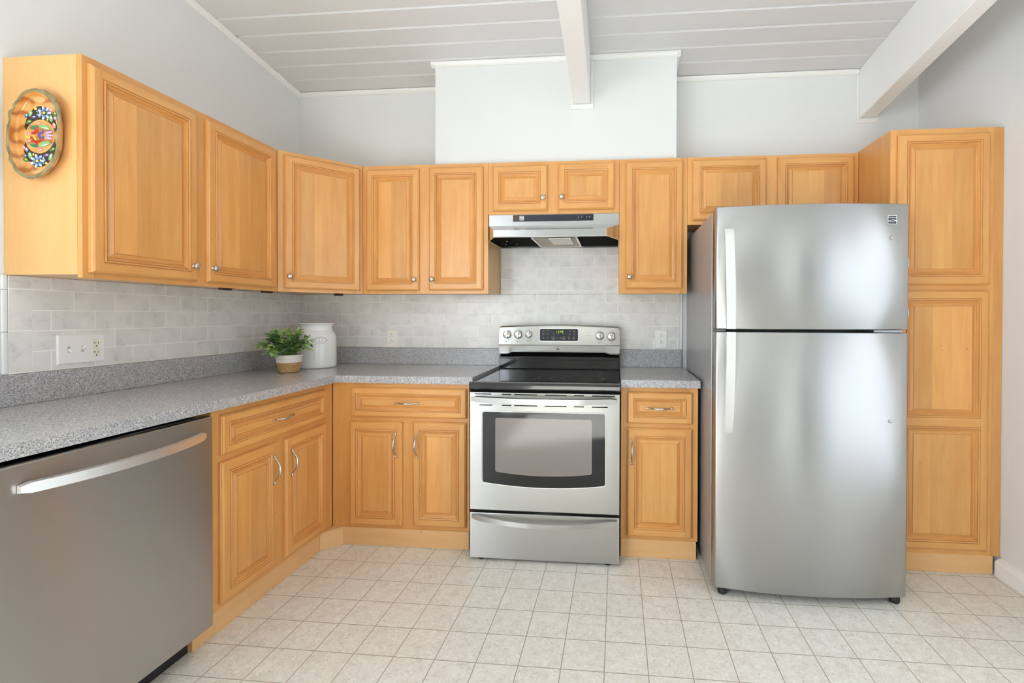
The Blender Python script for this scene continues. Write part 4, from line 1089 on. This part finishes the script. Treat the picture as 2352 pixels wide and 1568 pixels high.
def crescent(cu, cv, a0, a1, ru, rv, qu, qv):
    up, dn = [], []
    for i in range(21):
        a = math.radians(a0+(a1-a0)*i/20); up.append(tm(cu+qu*math.cos(a), cv-qv*math.sin(a), True)); dn.append(tm(cu+ru*math.cos(a), cv-rv*math.sin(a), True))
    mb.prism(up + dn[::-1], 'y', yf-.02, yf-.005, 0)
crescent(588, 830, 14, 162, 212, 236, 246, 430); crescent(570, 845, 200, 346, 212, 236, 252, 432)
def flower(u, v, r, m1, m2, n=7):
    for i in range(n):
        a = 360*i/n; c, s = math.cos(math.radians(a)), math.sin(math.radians(a))
        blob(mb, u+r*c, v+r*s, r*.52, r*.33, a, m1, yf-.03); blob(mb, u+r*1.18*c, v+r*1.18*s, r*.3, r*.2, a, m2, yf-.052)
    blob(mb, u, v, r*.3, r*.3, 0, 10, yf-.075)
for a in ((645, 500, 66, 2, 3), (590, 500, 44, 1, 2), (545, 1190, 66, 2, 3), (600, 1180, 44, 1, 2)): flower(*a)
for u, v, ru, rv, ang, m in ((385, 535, 24, 36, 20, 1), (445, 510, 24, 45, 25, 5), (490, 558, 38, 20, 0, 6), (420, 625, 48, 24, -20, 4), (735, 460, 40, 20, 25, 9), (740, 580, 24, 52, -10, 5), (795, 515, 26, 34, 10, 4), (797, 576, 24, 22, 0, 7), (785, 680, 22, 44, -15, 9), (520, 438, 24, 18, 0, 10), (690, 597, 16, 14, 0, 10),
    (352, 1000, 18, 34, -10, 9), (390, 1025, 20, 32, -15, 7), (440, 1110, 28, 50, -15, 5), (370, 1115, 26, 22, 0, 1), (375, 1175, 44, 26, 30, 4), (452, 1222, 28, 22, 0, 9), (675, 1106, 46, 18, -8, 6), (735, 1130, 24, 56, 20, 5), (765, 1020, 44, 22, -30, 4), (672, 1222, 22, 16, 0, 10), (488, 1095, 14, 18, 0, 10), (640, 1170, 16, 40, -10, 1)):
    blob(mb, u, v, ru, rv, ang, m, yf-.03); blob(mb, u+ru*.2, v-rv*.2, ru*.45, rv*.4, ang, 3 if m != 4 else 10, yf-.052)
for u, v, ru, rv, ang, m in ((650, 705, 82, 30, 15, 5), (500, 705, 52, 26, -20, 4), (650, 945, 80, 34, -15, 5), (500, 965, 62, 26, 15, 4), (520, 770, 24, 36, 30, 8), (490, 790, 30, 22, 0, 8), (465, 855, 26, 20, 0, 8), (490, 900, 24, 26, 0, 8), (535, 925, 20, 34, 0, 8), (575, 900, 22, 26, 30, 8), (545, 760, 18, 26, -20, 8), (415, 845, 42, 20, 0, 10), (425, 790, 32, 20, 25, 9), (425, 895, 30, 24, -20, 9), (505, 860, 40, 16, 50, 10), (490, 815, 22, 14, 0, 10), (585, 795, 40, 18, -10, 6), (575, 835, 40, 18, 60, 6), (622, 765, 14, 24, 0, 6), (622, 850, 12, 34, 0, 6), (705, 778, 62, 16, -12, 7), (720, 820, 62, 15, 0, 7), (705, 858, 62, 15, 14, 7), (590, 1015, 28, 34, 0, 9), (565, 640, 30, 26, 0, 9)):
    blob(mb, u, v, ru, rv, ang, m, yf-.03); 
    if m in (5, 7, 9): blob(mb, u+ru*.15, v+rv*.35, ru*.7, rv*.22, ang, 3, yf-.052)
part(mb, 'painted_flowers', pm_, t)
mb = Mb(); cpt = []
for i in range(40):
    a = 2*math.pi*i/40; p = tm(580+205*math.cos(a), 838+228*math.sin(a), True); cpt.append((p[0], yf-.02, p[1]))
mb.tube(cpt, 0.04, 5, closed=True); part(mb, 'painted_ring', plain('ring_line', srgb(240, 200, 140), 0.3), t)

for o in bpy.data.objects:
    if '_b' in o: del o['_b']
